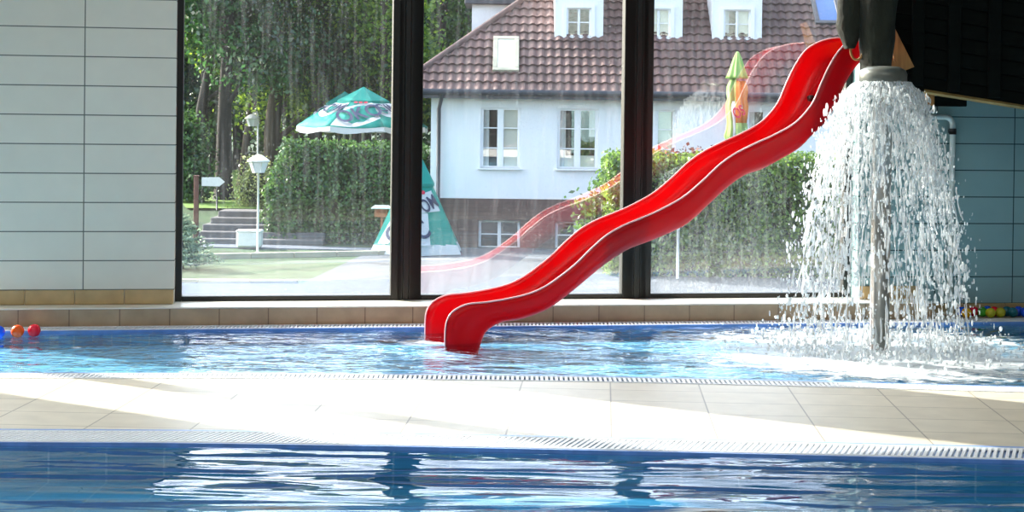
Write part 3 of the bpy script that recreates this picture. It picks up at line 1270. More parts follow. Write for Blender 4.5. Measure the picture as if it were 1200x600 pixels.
for px, col, dd, lab in row:
    # point on the floor strip at this distance from the wall
    r = 0.037
    d = ray(px, 370)
    wp = wall_pt(0, dd, 0)
    n_ = Vector((math.sin(A), -math.cos(A), 0))
    t = (wp - CAMP).dot(n_) / d.dot(n_)
    c = CAMP + d * t
    ball((c.x, c.y, r), r, col, lab, 'balls along the right wall')

# ------------------------------------------------------------------ outside: ground
GZ = -1.8
M_lawn = plain('mown_lawn', srgb(38, 66, 32), 0.9, var=0.35, scale=1.5, bump=0.6, bscale=30)
M_meadow = plain('sunny_meadow', srgb(96, 128, 44), 0.9, var=0.3, scale=0.6)
M_paving = tiled('pale_paving', srgb(80, 87, 96), srgb(75, 82, 91), srgb(62, 66, 72), 0.4, 0.4, 0.008, 'xy', rough=0.8, mottling=0.2)
M_path = plain('grey_path', srgb(88, 96, 108), 0.85, var=0.12, scale=2)
M_kerb = plain('pale_kerb_stone', srgb(176, 172, 152), 0.8, var=0.12, scale=3)
M_step = plain('grey_step_stone', srgb(92, 90, 92), 0.85, var=0.2, scale=3)
M_house = plain('white_render', srgb(240, 242, 244), 0.85, var=0.02, scale=2)
M_plinth = tiled('brown_plinth_tile', srgb(112, 90, 84), srgb(102, 82, 78), srgb(84, 70, 68), 0.3, 0.1, 0.006, 'xz', rough=0.7, mottling=0.2)
M_roof = plain('brown_roof_tile', srgb(100, 78, 74), 0.8, var=0.26, scale=1.3)
M_metal_dark = plain('dark_grey_metal', srgb(74, 74, 80), 0.5)
M_upvc = plain('white_window_frame', srgb(245, 246, 248), 0.4, var=0.02)
M_inside = plain('dim_room', srgb(60, 62, 66), 0.9)
M_curtain = plain('white_net_curtain', srgb(225, 225, 222), 0.9, var=0.08, scale=20)
M_bright_sheet = plain('cream_bright_sheet', srgb(250, 246, 230), 0.8, var=0.02)  # added sheets that put bright window reflections into a cream colour
M_teal = translucent_plastic('teal_canopy', srgb(30, 165, 150), srgb(30, 165, 150), 0.3, 0.7)
M_white_cloth = translucent_plastic('white_canopy', srgb(232, 236, 240), srgb(232, 236, 240), 0.3, 0.7)
M_ink = plain('navy_print', srgb(40, 50, 84), 0.7, var=0.05)
M_inkred = plain('red_print', srgb(200, 40, 70), 0.7, var=0.05)
M_green_cloth = translucent_plastic('lime_canopy', srgb(162, 196, 112), srgb(162, 196, 112), 0.3, 0.7)
M_orange_cloth = translucent_plastic('orange_canopy', srgb(245, 160, 70), srgb(245, 160, 70), 0.3, 0.7)
M_white_paint = plain('white_paint', srgb(232, 232, 228), 0.5, var=0.04)
M_brownpost = plain('red_brown_timber', srgb(104, 66, 54), 0.7, var=0.2)
M_redwood = plain('orange_brown_timber', srgb(176, 106, 74), 0.7, var=0.2)
M_trunk = plain('dark_tree_bark', srgb(46, 42, 36), 0.9, var=0.4, scale=4, bump=0.8, bscale=14, stretch=(1, 1, 0.3))
M_trunk2 = plain('brown_tree_bark', srgb(72, 62, 50), 0.9, var=0.35, scale=4, bump=0.8, bscale=14, stretch=(1, 1, 0.3))
L_forest = leafy('forest_leaf', srgb(20, 58, 26), srgb(80, 126, 46), trans=0.5)
L_deep = leafy('deep_green_leaf', srgb(18, 54, 30), srgb(58, 110, 50), trans=0.45)
L_bright = leafy('sunny_leaf', srgb(58, 108, 34), srgb(150, 184, 60), trans=0.55)
L_hedge = leafy('hedge_leaf', srgb(26, 62, 32), srgb(92, 134, 64), trans=0.35)
L_hedge2 = leafy('sunny_hedge_leaf', srgb(34, 74, 32), srgb(120, 156, 62), trans=0.4)
L_pale = leafy('pale_leaf', srgb(96, 116, 66), srgb(160, 172, 110), trans=0.4)
L_red = leafy('red_leaf', srgb(200, 60, 30), srgb(250, 140, 60), trans=0.4)
L_copper = leafy('copper_leaf', srgb(72, 52, 44), srgb(120, 84, 66), trans=0.3)
L_spruce = leafy('spruce_needle', srgb(92, 120, 100), srgb(160, 180, 150), trans=0.25)
M_core = plain('dark_foliage_core', srgb(34, 44, 24), 0.95, var=0.4, scale=5)  # solid dark core filling hedges and bushes behind their leaves


def gz(x, y):
    """ground height outside: lawn, then a bank rising into the wood"""
    h = GZ
    if y > 41.0:
        h += min(0.75, (y - 41.0) * 0.24)
    if y > 46:
        h += (y - 46) * 0.035
    return h


V, nxg, nyg = [], 60, 90
gx, gy = np.linspace(-50, 60, nxg), np.linspace(13.6, 120, nyg)
for y in gy:
    for x in gx:
        V.append((x, y, gz(x, y)))
idx = np.arange(nxg * nyg).reshape(nyg, nxg)
FQ = np.stack([idx[:-1, :-1], idx[:-1, 1:], idx[1:, 1:], idx[1:, :-1]], -1).reshape(-1, 4)
np_mesh('ground', np.array(V), FQ, M_lawn, smooth=True)['kind'] = 'structure'
mb = MB()
mb.prism([(-3.0, 13.7), (40, 13.7), (40, 40.3), (-1.6, 40.3), (-1.6, 38.9), (-3.4, 38.4), (-4.0, 31.2), (-14, 31.0), (-14, 14.0)], GZ - 0.2, GZ + 0.02)
struct('ground_paving', mb, M_paving)
mb = MB()
mb.prism([(-12, 39.6), (-7.0, 39.4), (-2.2, 38.95), (-2.2, 39.5), (-6.0, 40.3), (-12, 40.5)], GZ - 0.1, GZ + 0.028)
struct('ground_path', mb, M_path)
for (p, q, hh, lab) in (((-11.5, 34.6), (-2.9, 37.9), 0.14, 'long pale kerb edging the lawn below the hedge and lamp'), ((-13.0, 30.9), (-4.1, 31.2), 0.10, 'pale kerb where paving meets grass nearest the left pane')):
    d = Vector((q[0] - p[0], q[1] - p[1], 0))
    L = d.length
    k_ = tag(empty('kerb', (p[0], p[1], GZ - 0.02), math.atan2(d.y, d.x)), lab, 'kerb')
    mb = MB()
    x = 0
    while x < L:
        mb.box(x, min(L, x + 0.99), -0.07, 0.07, 0, hh, bev=0.01)
        x += 1.0
    mb.build('stone', M_kerb, k_)

# steps up into the wood
st = tag(empty('garden_steps', (P(310, 285, 41.0).x, 40.9, GZ)), 'low grey stone garden steps rising past the white box', 'steps')
for k in range(5):
    mb = MB()
    wl = -1.85 + 0.12 * k
    wr = 1.55 if k < 2 else 0.35 - 0.12 * (k - 2)
    y0_ = -0.55 + 0.42 * k
    mb.box(wl, wr, y0_, y0_ + (0.5 if k < 2 else 1.0), -0.05, 0.15 * (k + 1), bev=0.02)
    tag(mb.build('step', M_step, st))
mb = MB()
ys_m = np.linspace(43.9, 64, 24)
vs = []
for y in ys_m:
    xc = np.interp(y, [43.9, 48, 56, 64], [-7.8, -8.6, -9.6, -10.5])
    hw = np.interp(y, [43.9, 48, 64], [1.0, 1.5, 2.6])
    vs += [(xc - hw, y, gz(xc, y) + 0.02), (xc + hw, y, gz(xc, y) + 0.02)]
mb.add(vs, [(2 * k, 2 * k + 1, 2 * k + 3, 2 * k + 2) for k in range(len(ys_m) - 1)], True)
struct('ground_meadow', mb, M_meadow)


# ------------------------------------------------------------------ leaves
def leaf_quads(pts, size, normals=None, jitter=0.9, aspect=1.7):
    n = len(pts)
    nr = rng.normal(size=(n, 3))
    if normals is not None:
        nr = normals + jitter * nr
    nr /= np.linalg.norm(nr, axis=1, keepdims=True) + 1e-9
    a = np.cross(nr, rng.normal(size=(n, 3)))
    a /= np.linalg.norm(a, axis=1, keepdims=True) + 1e-9
    b = np.cross(nr, a)
    s = size * rng.uniform(0.6, 1.3, size=(n, 1))
    V = np.stack([pts - a * s * aspect * .5, pts + b * s * .5, pts + a * s * aspect * .5, pts - b * s * .5], 1).reshape(-1, 3)
    return V, np.arange(4 * n).reshape(n, 4)


def clumps_in(blobs, n, clump=0.35, per=9):
    """leaf positions: little sprays of leaves gathered on the shells of ellipsoid blobs (cx,cy,cz,rx,ry,rz)"""
    B = np.array(blobs, float)
    wgt = B[:, 3] * B[:, 5]
    ids = rng.choice(len(B), size=max(1, n // per), p=wgt / wgt.sum())
    d = rng.normal(size=(len(ids), 3))
    d /= np.linalg.norm(d, axis=1, keepdims=True)
    rad = rng.uniform(0.25, 1.0, size=(len(ids), 1)) ** 0.45
    c = B[ids, :3] + d * rad * B[ids, 3:6]
    pts = np.repeat(c, per, 0) + rng.normal(size=(len(c) * per, 3)) * clump * np.array([1, 1, 0.6])
    nrm = np.repeat(d, per, 0)
    return pts, nrm


def foliage(name, blobs, n, size, mat, parent, clump=0.35, per=9):
    o = np.array(parent.location)
    pts, nrm = clumps_in(blobs, n, clump, per)
    V, Fq = leaf_quads(pts - o, size, nrm, 1.2)
    return np_mesh(name, V, Fq, mat, parent)


def limb(mb, p, q, r0, r1, n=9, wob=0.15, sd=0.0):
    p, q = Vector(p), Vector(q)
    pts, rad = [], []
    m = 12
    for k in range(m):
        t = k / (m - 1)
        c = p.lerp(q, t)
        c += Vector((mnoise.noise(Vector((sd, t * 2.5, 0))), mnoise.noise(Vector((sd, t * 2.5, 5))), 0)) * wob * math.sin(PI * t) * 2
        pts.append(c)
        rad.append((r0 + (r1 - r0) * t) * (1.25 if k == 0 else 1))
    mb.tube(pts, rad, n)
    return pts


def tree(x, y, h, crown_r, crown_z0, n, size, leaf, bark, label, group=None, r=0.16, lean=0.0, name='tree', nb=9):
    g = gz(x, y)
    root = tag(empty(name, (x, y, g)), label, 'tree', group)
    mb = MB()
    top = (x + lean, y, g + h * 0.8)
    limb(mb, (0, 0, -0.1), (lean, 0, h * 0.8), r, r * 0.35, sd=x * 3.1 + y)
    mb.build('trunk', bark, root)
    br = MB()
    blobs = []
    for k in range(nb):
        a = 2 * PI * k / nb + random.uniform(-.4, .4)
        zz = crown_z0 + (h - crown_z0) * (k + 0.5) / nb
        rr = crown_r * random.uniform(0.35, 0.75) * (1.0 - 0.35 * abs(2 * (k + .5) / nb - 0.8))
        c = Vector((x + lean * zz / h + rr * math.cos(a), y + rr * math.sin(a), g + zz))
        s = crown_r * random.uniform(0.45, 0.75)
        blobs.append((c.x, c.y, c.z, s, s, s * 0.75))
        limb(br, (lean * max(0.1, zz - 1.2) / h, 0, min(h * 0.75, max(0.5, zz - 1.2))), (c.x - x, c.y - y, c.z - g), r * 0.4, r * 0.1, 5, 0.1, k + x)
    br.build('branches', bark, root)
    blobs.append((x + lean * 0.5, y, g + (crown_z0 + h) / 2, crown_r * 0.6, crown_r * 0.6, (h - crown_z0) * 0.45))
    foliage('foliage', blobs, n, size, leaf, root, 0.22, 9)
    return root


GT = 'trees of the wood behind the hedge'
# trees one can single out
spec = [
    (262, 47.0, 9.0, 2.4, 3.6, 5200, L_deep, M_trunk, 'tall tree with thick dark trunk rising just behind the arrow sign', 0.27, 0.1),
    (226, 49.0, 9.0, 2.6, 3.6, 5200, L_forest, M_trunk, 'leaning dark trunked tree above the bush beside the wall', 0.2, 0.8),
    (248, 50.0, 8.5, 2.0, 4.2, 3600, L_bright, M_trunk, 'slim crooked trunk tree between the bush and thick trunk', 0.11, -0.5),
    (281, 52.0, 8.5, 2.2, 2.4, 3800, L_bright, M_trunk2, 'slender tree leaning behind the small far lamp', 0.12, 0.9),
    (322, 50.0, 9.0, 2.6, 2.4, 5200, L_bright, M_trunk2, 'brown trunked tree at the hedge end right of the lamps', 0.3, 0.0),
    (352, 54.0, 9.5, 2.8, 2.7, 5400, L_deep, M_trunk, 'dark tree standing left of the open parasols tip', 0.24, 0.0),
    (372, 50.0, 9.5, 2.6, 2.9, 5600, L_deep, M_trunk, 'dark tree whose trunk shows below the open parasol', 0.26, 0.1),
    (420, 55.0, 10.0, 2.9, 2.6, 5200, L_forest, M_trunk, 'tree rising straight above the open parasols peak', 0.24, 0.0),
    (452, 49.5, 9.5, 2.3, 2.6, 5200, L_bright, M_trunk2, 'light green tree beside the window mullion above the parasol', 0.18, 0.0),
    (520, 54.0, 10.0, 2.9, 2.2, 6200, L_forest, M_trunk, 'leafy tree over the house roofs sloping end', 0.2, 0.0),
]
for (px, Y, h, cr, cz, n, lf, bk, lab, r, ln) in spec:
    tree(P(px, 200, Y).x, Y, h, cr, cz, int(n * 2.3), 0.10, lf, bk, lab, None, r, ln)
# the wood further back, nothing to tell these trees apart
for i in range(27):
    Y = 60 + (i % 3) * 6 + random.uniform(-1, 1)
    px = 640 - i * 30
    x = (px - 600) / F * Y
    tree(x, Y, random.uniform(10, 12), 3.4, 1.4, 9000, 0.15, (L_forest, L_deep, L_bright)[i % 3] if i % 4 else L_forest, M_trunk, 'background tree standing deep in the shady wood beyond the hedge', GT, 0.22, random.uniform(-.4, .4), nb=11)


def bush(name, blobs, n, size, leaf, label, cat='bush', core=0.62, clump=0.16):
    B = np.array(blobs)
    x, y = B[:, 0].mean(), B[:, 1].mean()
    root = tag(empty(name, (x, y, gz(x, y))), label, cat)
    mb = MB()
    o = Vector(root.location)
    for b in blobs:
        mb.sphere((b[0] - o.x, b[1] - o.y, b[2] - o.z), core, 12, 8, (b[3], b[4], b[5]))
    mb.build('branches', M_core, root)  # solid core spheres inside the leaves
    foliage('foliage', blobs, n, size, leaf, root, clump, 8)
    return root


def hedge(name, x0, x1, y0, y1, z0, z1, n, size, leaf, label, slope_left=0.0, top_leaf=None):
    root = tag(empty(name, ((x0 + x1) / 2, (y0 + y1) / 2, z0)), label, 'hedge')
    o = np.array(root.location)
    mb = MB()
    nx, nz = 30, 10
    i = 0.16
    mb.box(x0 + i + slope_left * 0.6 - o[0], x1 - i - o[0], y0 + i - o[1], y1 - i - o[1], 0, z1 - i - z0, bev=0.1)
    mb.build('branches', M_core, root)  # solid core box inside the leaves

    def sample(cnt, faces):
        u, v = rng.random(cnt), rng.random(cnt)
        f = rng.choice(len(faces), cnt, p=np.array([q[0] for q in faces]) / sum(q[0] for q in faces))
        pts = np.zeros((cnt, 3))
        nr = np.zeros((cnt, 3))
        for k, (_, nm) in enumerate(faces):
            m = f == k
            if nm == 'front':
                pts[m] = np.stack([x0 + (x1 - x0) * u[m], np.full(m.sum(), y0), z0 + (z1 - z0) * v[m]], 1)
                nr[m] = (0, -1, 0.3)
            elif nm == 'top':
                pts[m] = np.stack([x0 + (x1 - x0) * u[m], y0 + (y1 - y0) * v[m], np.full(m.sum(), z1)], 1)
                nr[m] = (0, 0, 1)
            elif nm == 'back':
                pts[m] = np.stack([x0 + (x1 - x0) * u[m], np.full(m.sum(), y1), z0 + (z1 - z0) * v[m]], 1)
                nr[m] = (0, 1, 0.3)
            elif nm == 'left':
                pts[m] = np.stack([np.full(m.sum(), x0), y0 + (y1 - y0) * u[m], z0 + (z1 - z0) * v[m]], 1)
                nr[m] = (-1, 0, 0.3)
            else:
                pts[m] = np.stack([np.full(m.sum(), x1), y0 + (y1 - y0) * u[m], z0 + (z1 - z0) * v[m]], 1)
                nr[m] = (1, 0, 0.3)
        # lumpy clipped surface
        bump = np.array([mnoise.noise(Vector(p * 1.6)) * 0.16 + mnoise.noise(Vector(p * 4.5)) * 0.08 for p in pts])
        pts = pts + nr * bump[:, None]
        if slope_left:
            tz = (pts[:, 2] - z0) / (z1 - z0)
            k = np.clip((slope_left - (pts[:, 0] - x0)) / slope_left, 0, 1)
            pts[:, 2] = z0 + (z1 - z0) * tz * (1 - 0.45 * k ** 2)
        return pts, nr
    H, W, D = z1 - z0, x1 - x0, y1 - y0
    faces = [(W * H, 'front'), (W * D, 'top'), (D * H, 'left'), (D * H, 'right'), (W * H * 0.3, 'back')]
    pts, nr = sample(n // 5, faces)
    pts = np.repeat(pts, 5, 0) + rng.normal(size=(len(pts) * 5, 3)) * 0.06
    nr = np.repeat(nr, 5, 0)
    V, Fq = leaf_quads(pts - o, size, nr, 0.7)
    np_mesh('foliage', V, Fq, leaf, root)
    return root


hedge('hedge', P(316, 200, 41).x, P(520, 200, 41).x - 0.6, 40.9, 42.2, GZ, P(400, 172, 41).z, 24000, 0.066, L_hedge, 'tall clipped green hedge behind the white lamp, parasols rising behind it', slope_left=0.5)
hedge('hedge', P(716, 250, 33.6).x, P(1015, 250, 33.6).x, 33.4, 34.8, GZ, P(840, 188, 33.5).z, 28000, 0.064, L_hedge2, 'broad ivy green hedge standing behind the slide and fountain')
bush('bush', [(P(214, 175, 45.5).x, 46.0, 0.35, 0.62, 0.7, 1.1), (P(196, 160, 45.5).x, 46.2, 0.7, 0.7, 0.7, 1.0), (P(227, 210, 45.5).x, 45.8, -0.45, 0.46, 0.6, 0.9), (P(210, 225, 45.5).x, 45.9, -0.7, 0.6, 0.6, 0.7)], 9000, 0.075, L_hedge, 'dark green bush against the left window frame above the spruce')
bush('pale_bush', [(P(300, 222, 44.4).x, 44.5, -0.5, 0.42, 0.4, 0.85), (P(288, 236, 44.4).x, 44.5, -0.7, 0.3, 0.3, 0.5)], 2600, 0.05, L_pale, 'feathery pale green bush at the steps where the tall hedge begins')
bush('bush', [(P(706, 250, 35.2).x, 35.4, -0.9, 0.42, 0.5, 0.85), (P(720, 230, 35.2).x, 35.6, -0.5, 0.4, 0.4, 0.75)], 1700, 0.09, L_hedge, 'sparse grey green bush at the left end of the sunny hedge, by the mullion')
bush('red_shrub', [(P(781, 186, 35.5).x, 35.7, 0.45, 0.38, 0.35, 0.26), (P(772, 196, 35.5).x, 35.6, 0.3, 0.34, 0.3, 0.3), (P(790, 205, 35.5).x, 35.7, 0.0, 0.4, 0.3, 0.5)], 1400, 0.07, L_red, 'orange red leaved shrub above the hedge beside the mullion')
bush('copper_shrub', [(P(812, 181, 35.5).x, 35.7, 0.55, 0.36, 0.3, 0.22), (P(800, 190, 35.5).x, 35.8, 0.3, 0.4, 0.3, 0.3)], 900, 0.07, L_copper, 'dark copper leaved shrub peeping over the hedge behind the slide')

# little spruce by the left frame
sp = tag(empty('spruce', (P(213, 300, 34).x, 34.0, GZ)), 'small blue green spruce in the lower corner beside the brown post', 'spruce')
mb = MB()
mb.tube([(0, 0, -0.05), (0, 0, 1.25)], [0.05, 0.012], 8)
mb.build('trunk', M_trunk, sp)
VV, NN = [], []
tw = MB()
for lv in range(9):
    z = 0.08 + lv * 0.125
    R_ = 0.82 * (1 - lv / 9.3)
    for k in range(11):
        a = 2 * PI * (k + 0.5 * (lv % 2)) / 11 + random.uniform(-.15, .15)
        tip = Vector((R_ * math.cos(a), R_ * math.sin(a), z + 0.14 * R_ + random.uniform(-.03, .05)))
        st0 = Vector((0, 0, z))
        tw.tube([st0, st0.lerp(tip, 0.5) - Vector((0, 0, 0.02)), tip], [0.012, 0.009, 0.004], 5)
        for q in range(int(26 * R_ / 0.8) + 6):
            t = random.uniform(0.2, 1.02)
            c = st0.lerp(tip, t)
            VV.append(c + Vector((random.gauss(0, .035), random.gauss(0, .035), random.gauss(0, .02))))
tw.build('branches', M_trunk, sp)
V, Fq = leaf_quads(np.array([tuple(v) for v in VV]), 0.045, None, aspect=2.6)
np_mesh('needles', V, Fq, L_spruce, sp)

# ------------------------------------------------------------------ garden furniture
bp_ = tag(empty('timber_post', (P(229.5, 290, 35.6).x, 35.6, GZ)), 'red brown timber post between the spruce and the steps', 'post')
mb = MB()
mb.box(-0.05, 0.05, -0.05, 0.05, 0, P(229, 207, 35.6).z - GZ, bev=0.008)
mb.build('post', M_brownpost, bp_)
mb = MB()
hh = P(229, 207, 35.6).z - GZ
mb.box(-0.06, 0.06, -0.06, 0.06, hh, hh + 0.03, bev=0.008)
mb.build('cap', M_brownpost, bp_)

sg = tag(empty('arrow_sign', (P(254, 240, 43.8).x, 43.8, gz(-8, 43.8))), 'white arrow shaped sign on a thin post above the steps', 'sign')
zc = P(250, 213, 43.8).z - sg.location.z
mb = MB()
mb.tube([(0, 0.03, 0), (0, 0.03, zc + 0.1)], 0.022, 8)
mb.build('post', M_metal_dark, sg)
mb = MB()
ox = sg.location.x
ax0, ax1, ax2 = P(236.5, 213, 43.8).x - ox, P(257, 213, 43.8).x - ox, P(263.5, 213, 43.8).x - ox
pl = [(ax0, zc - .115), (ax1, zc - .125), (ax2, zc), (ax1, zc + .125), (ax0, zc + .115)]
mb.add([(x, -0.012, z) for x, z in pl] + [(x, 0.012, z) for x, z in pl], [(0, 1, 2, 3, 4), (9, 8, 7, 6, 5)] + [(i, 5 + i, 5 + (i + 1) % 5, (i + 1) % 5) for i in range(5)])
mb.build('board', M_white_paint, sg)


def lantern(name, px, pyt, pyb, Y, wpx, label, offset=0.0, zbase=None):
    x = P(px, pyt, Y).x
    g = gz(x, Y) if zbase is None else zbase
    root = tag(empty(name, (x, Y, g)), label, 'lamp post')
    zt, zb = P(px, pyt, Y).z - g, P(px, pyb, Y).z - g
    wd = wpx * Y / F / 2
    mb = MB()
    if offset:
        mb.tube([(offset, 0, -0.05), (offset, 0, zt - 0.05), (offset * 0.8, 0, zt + 0.06), (0, 0, zt + 0.03)], 0.03, 10)
    else:
        mb.tube([(0, 0, -0.05), (0, 0, zb + 0.02)], 0.024, 12)
        mb.lathe([(0.075, 0), (0.075, 0.05), (0.035, 0.09)], 16)
    mb.build('pole', M_white_paint, root)
    hgt = zt - zb
    mb = MB()
    mb.lathe([(wd * 0.48, zb), (wd * 0.84, zb + hgt * 0.60)], 6, smooth=False)
    mb.build('shade', M_white_cloth, root)
    mb = MB()
    mb.lathe([(wd * 0.84, zb + hgt * 0.58), (wd * 1.0, zb + hgt * 0.62), (wd * 0.98, zb + hgt * 0.68), (wd * 0.42, zb + hgt * 0.93), (wd * 0.12, zt)], 12, smooth=False)
    mb.build('roof', M_white_paint, root)
    for k in range(6):
        mb = MB()
        a = 2 * PI * k / 6
        mb.tube([(wd * 0.48 * math.cos(a), wd * 0.48 * math.sin(a), zb), (wd * 0.85 * math.cos(a), wd * 0.85 * math.sin(a), zb + hgt * 0.6)], 0.011, 5)
        mb.build('rib', M_white_paint, root)
    return root


lantern('lamp_post', 303, 181, 202.5, 37.4, 27, 'white garden lamp with peaked lantern in front of the hedge')
lantern('lamp_post', 296, 133.5, 148, 50.0, 18, 'smaller far white lamp showing just above the nearer lantern', offset=0.17)

bx_ = tag(empty('white_box', (P(292.5, 288, 39.4).x, 39.4, GZ)), 'white rounded utility box on the lawn beside the lamp pole', 'box')
mb = MB()
mb.box(-0.30, 0.30, -0.2, 0.2, 0.03, 0.44, bev=0.05)
mb.build('body', M_white_paint, bx_)
mb = MB()
mb.box(-0.315, 0.315, -0.215, 0.215, 0.40, 0.46, bev=0.03)
mb.build('lid', M_white_paint, bx_)
mb = MB()
mb.box(-0.25, 0.25, -0.16, 0.16, 0, 0.05)
mb.build('base', M_step, bx_)

bf = tag(empty('bird_feeder', (P(447, 290, 40.0).x, 40.0, GZ)), 'small orange brown bird feeder with pale roof against the hedge', 'bird feeder')
z0_, z1_, z2_ = (P(447, y, 40.0).z - GZ for y in (254, 244.5, 240.5))
mb = MB()
mb.box(-0.03, 0.03, -0.03, 0.03, 0, z0_ + 0.01, bev=0.004)
mb.build('post', M_redwood, bf)
mb = MB()
mb.box(-0.17, 0.13, -0.12, 0.12, z0_, z0_ + 0.05, bev=0.005)
for sx in (-0.16, 0.12):
    for sy in (-0.11, 0.11):
        mb.box(sx - .015, sx + .015, sy - .015, sy + .015, z0_ + .05, z1_ + .04)
mb.box(-0.16, 0.12, 0.08, 0.1, z0_ + .05, z1_)
mb.box(-0.16, 0.12, -0.12, -0.1, z0_ + .05, z0_ + .1)
mb.build('tray', M_redwood, bf)
mb = MB()
xw = 0.25
mb.add([(-xw, -.17, z1_), (xw, -.17, z1_), (xw * .7, 0, z2_), (-xw * .7, 0, z2_), (-xw, .17, z1_), (xw, .17, z1_), (-xw, -.17, z1_ + .03), (xw, -.17, z1_ + .03)],
       [(0, 1, 7, 6), (6, 7, 2, 3), (3, 2, 5, 4), (0, 6, 3, 4), (7, 1, 5, 2), (0, 4, 5, 1)])
mb.build('roof', M_white_paint, bf)

gp = tag(empty('garden_post', (P(794, 320, 33.0).x, 33.0, GZ)), 'thin pale post standing before the hedge under the slide', 'post')
mb = MB()
mb.tube([(0, 0, 0), (0, 0, P(794, 268, 33.0).z - GZ)], 0.03, 10)
mb.build('post', M_white_paint, gp)
mb = MB()
mb.sphere((0, 0, P(794, 268, 33.0).z - GZ), 0.04, 10, 8)
mb.build('finial', M_white_paint, gp)


# ------------------------------------------------------------------ parasols
def panel_frame(k, n, rot, R, zt, zr):
    """centre direction, tangent and up-slope vector of one flat canopy panel"""
    a0, a1 = rot + 2 * PI * k / n, rot + 2 * PI * (k + 1) / n
    p0 = Vector((R * math.cos(a0), R * math.sin(a0), zr))
    p1 = Vector((R * math.cos(a1), R * math.sin(a1), zr))
    ap = Vector((0, 0, zt))
    return p0, p1, ap


def panel_point(p0, p1, ap, u, t):
    """t = 0 apex .. 1 rim, u = 0..1 across"""
    return ap.lerp(p0.lerp(p1, u), t)


def letter_panel(root, s, p0, p1, ap, t_c, hgt, mat, tilt=0.0, width=None, shift=0.0, off=0.012, name='lettering'):
    vs, fs = text_mesh(s)
    xs_ = [v.x for v in vs]
    ys_ = [v.y for v in vs]
    w_, h_ = max(xs_) - min(xs_), max(ys_) - min(ys_)
    et = (p1 - p0).normalized()
    mid = p0.lerp(p1, 0.5)
    es = (ap - mid).normalized()
    nn = et.cross(es).normalized()
    if nn.dot(mid - Vector((0, 0, mid.z))) < 0:
        nn = -nn
    c = ap.lerp(mid, t_c) + et * shift
    sx = (width / w_) if width else hgt / h_
    sy = hgt / h_
    out = []
    for v in vs:
        x = (v.x - (max(xs_) + min(xs_)) / 2) * sx
        y = (v.y - (max(ys_) + min(ys_)) / 2) * sy
        x, y = x * math.cos(tilt) - y * math.sin(tilt), x * math.sin(tilt) + y * math.cos(tilt)
        out.append(c + et * x + es * y + nn * off)
    mb = MB()
    mb.add(out, fs)
    return mb.build(name, mat, root)


def band(p0, p1, ap, poly, off=0.006):
    """polygon in (u,t) panel coordinates"""
    et = (p1 - p0).normalized()
    es = (ap - p0.lerp(p1, .5)).normalized()
    nn = et.cross(es).normalized()
    if nn.z < 0:
        nn = -nn
    return [panel_point(p0, p1, ap, u, t) + nn * off for u, t in poly]


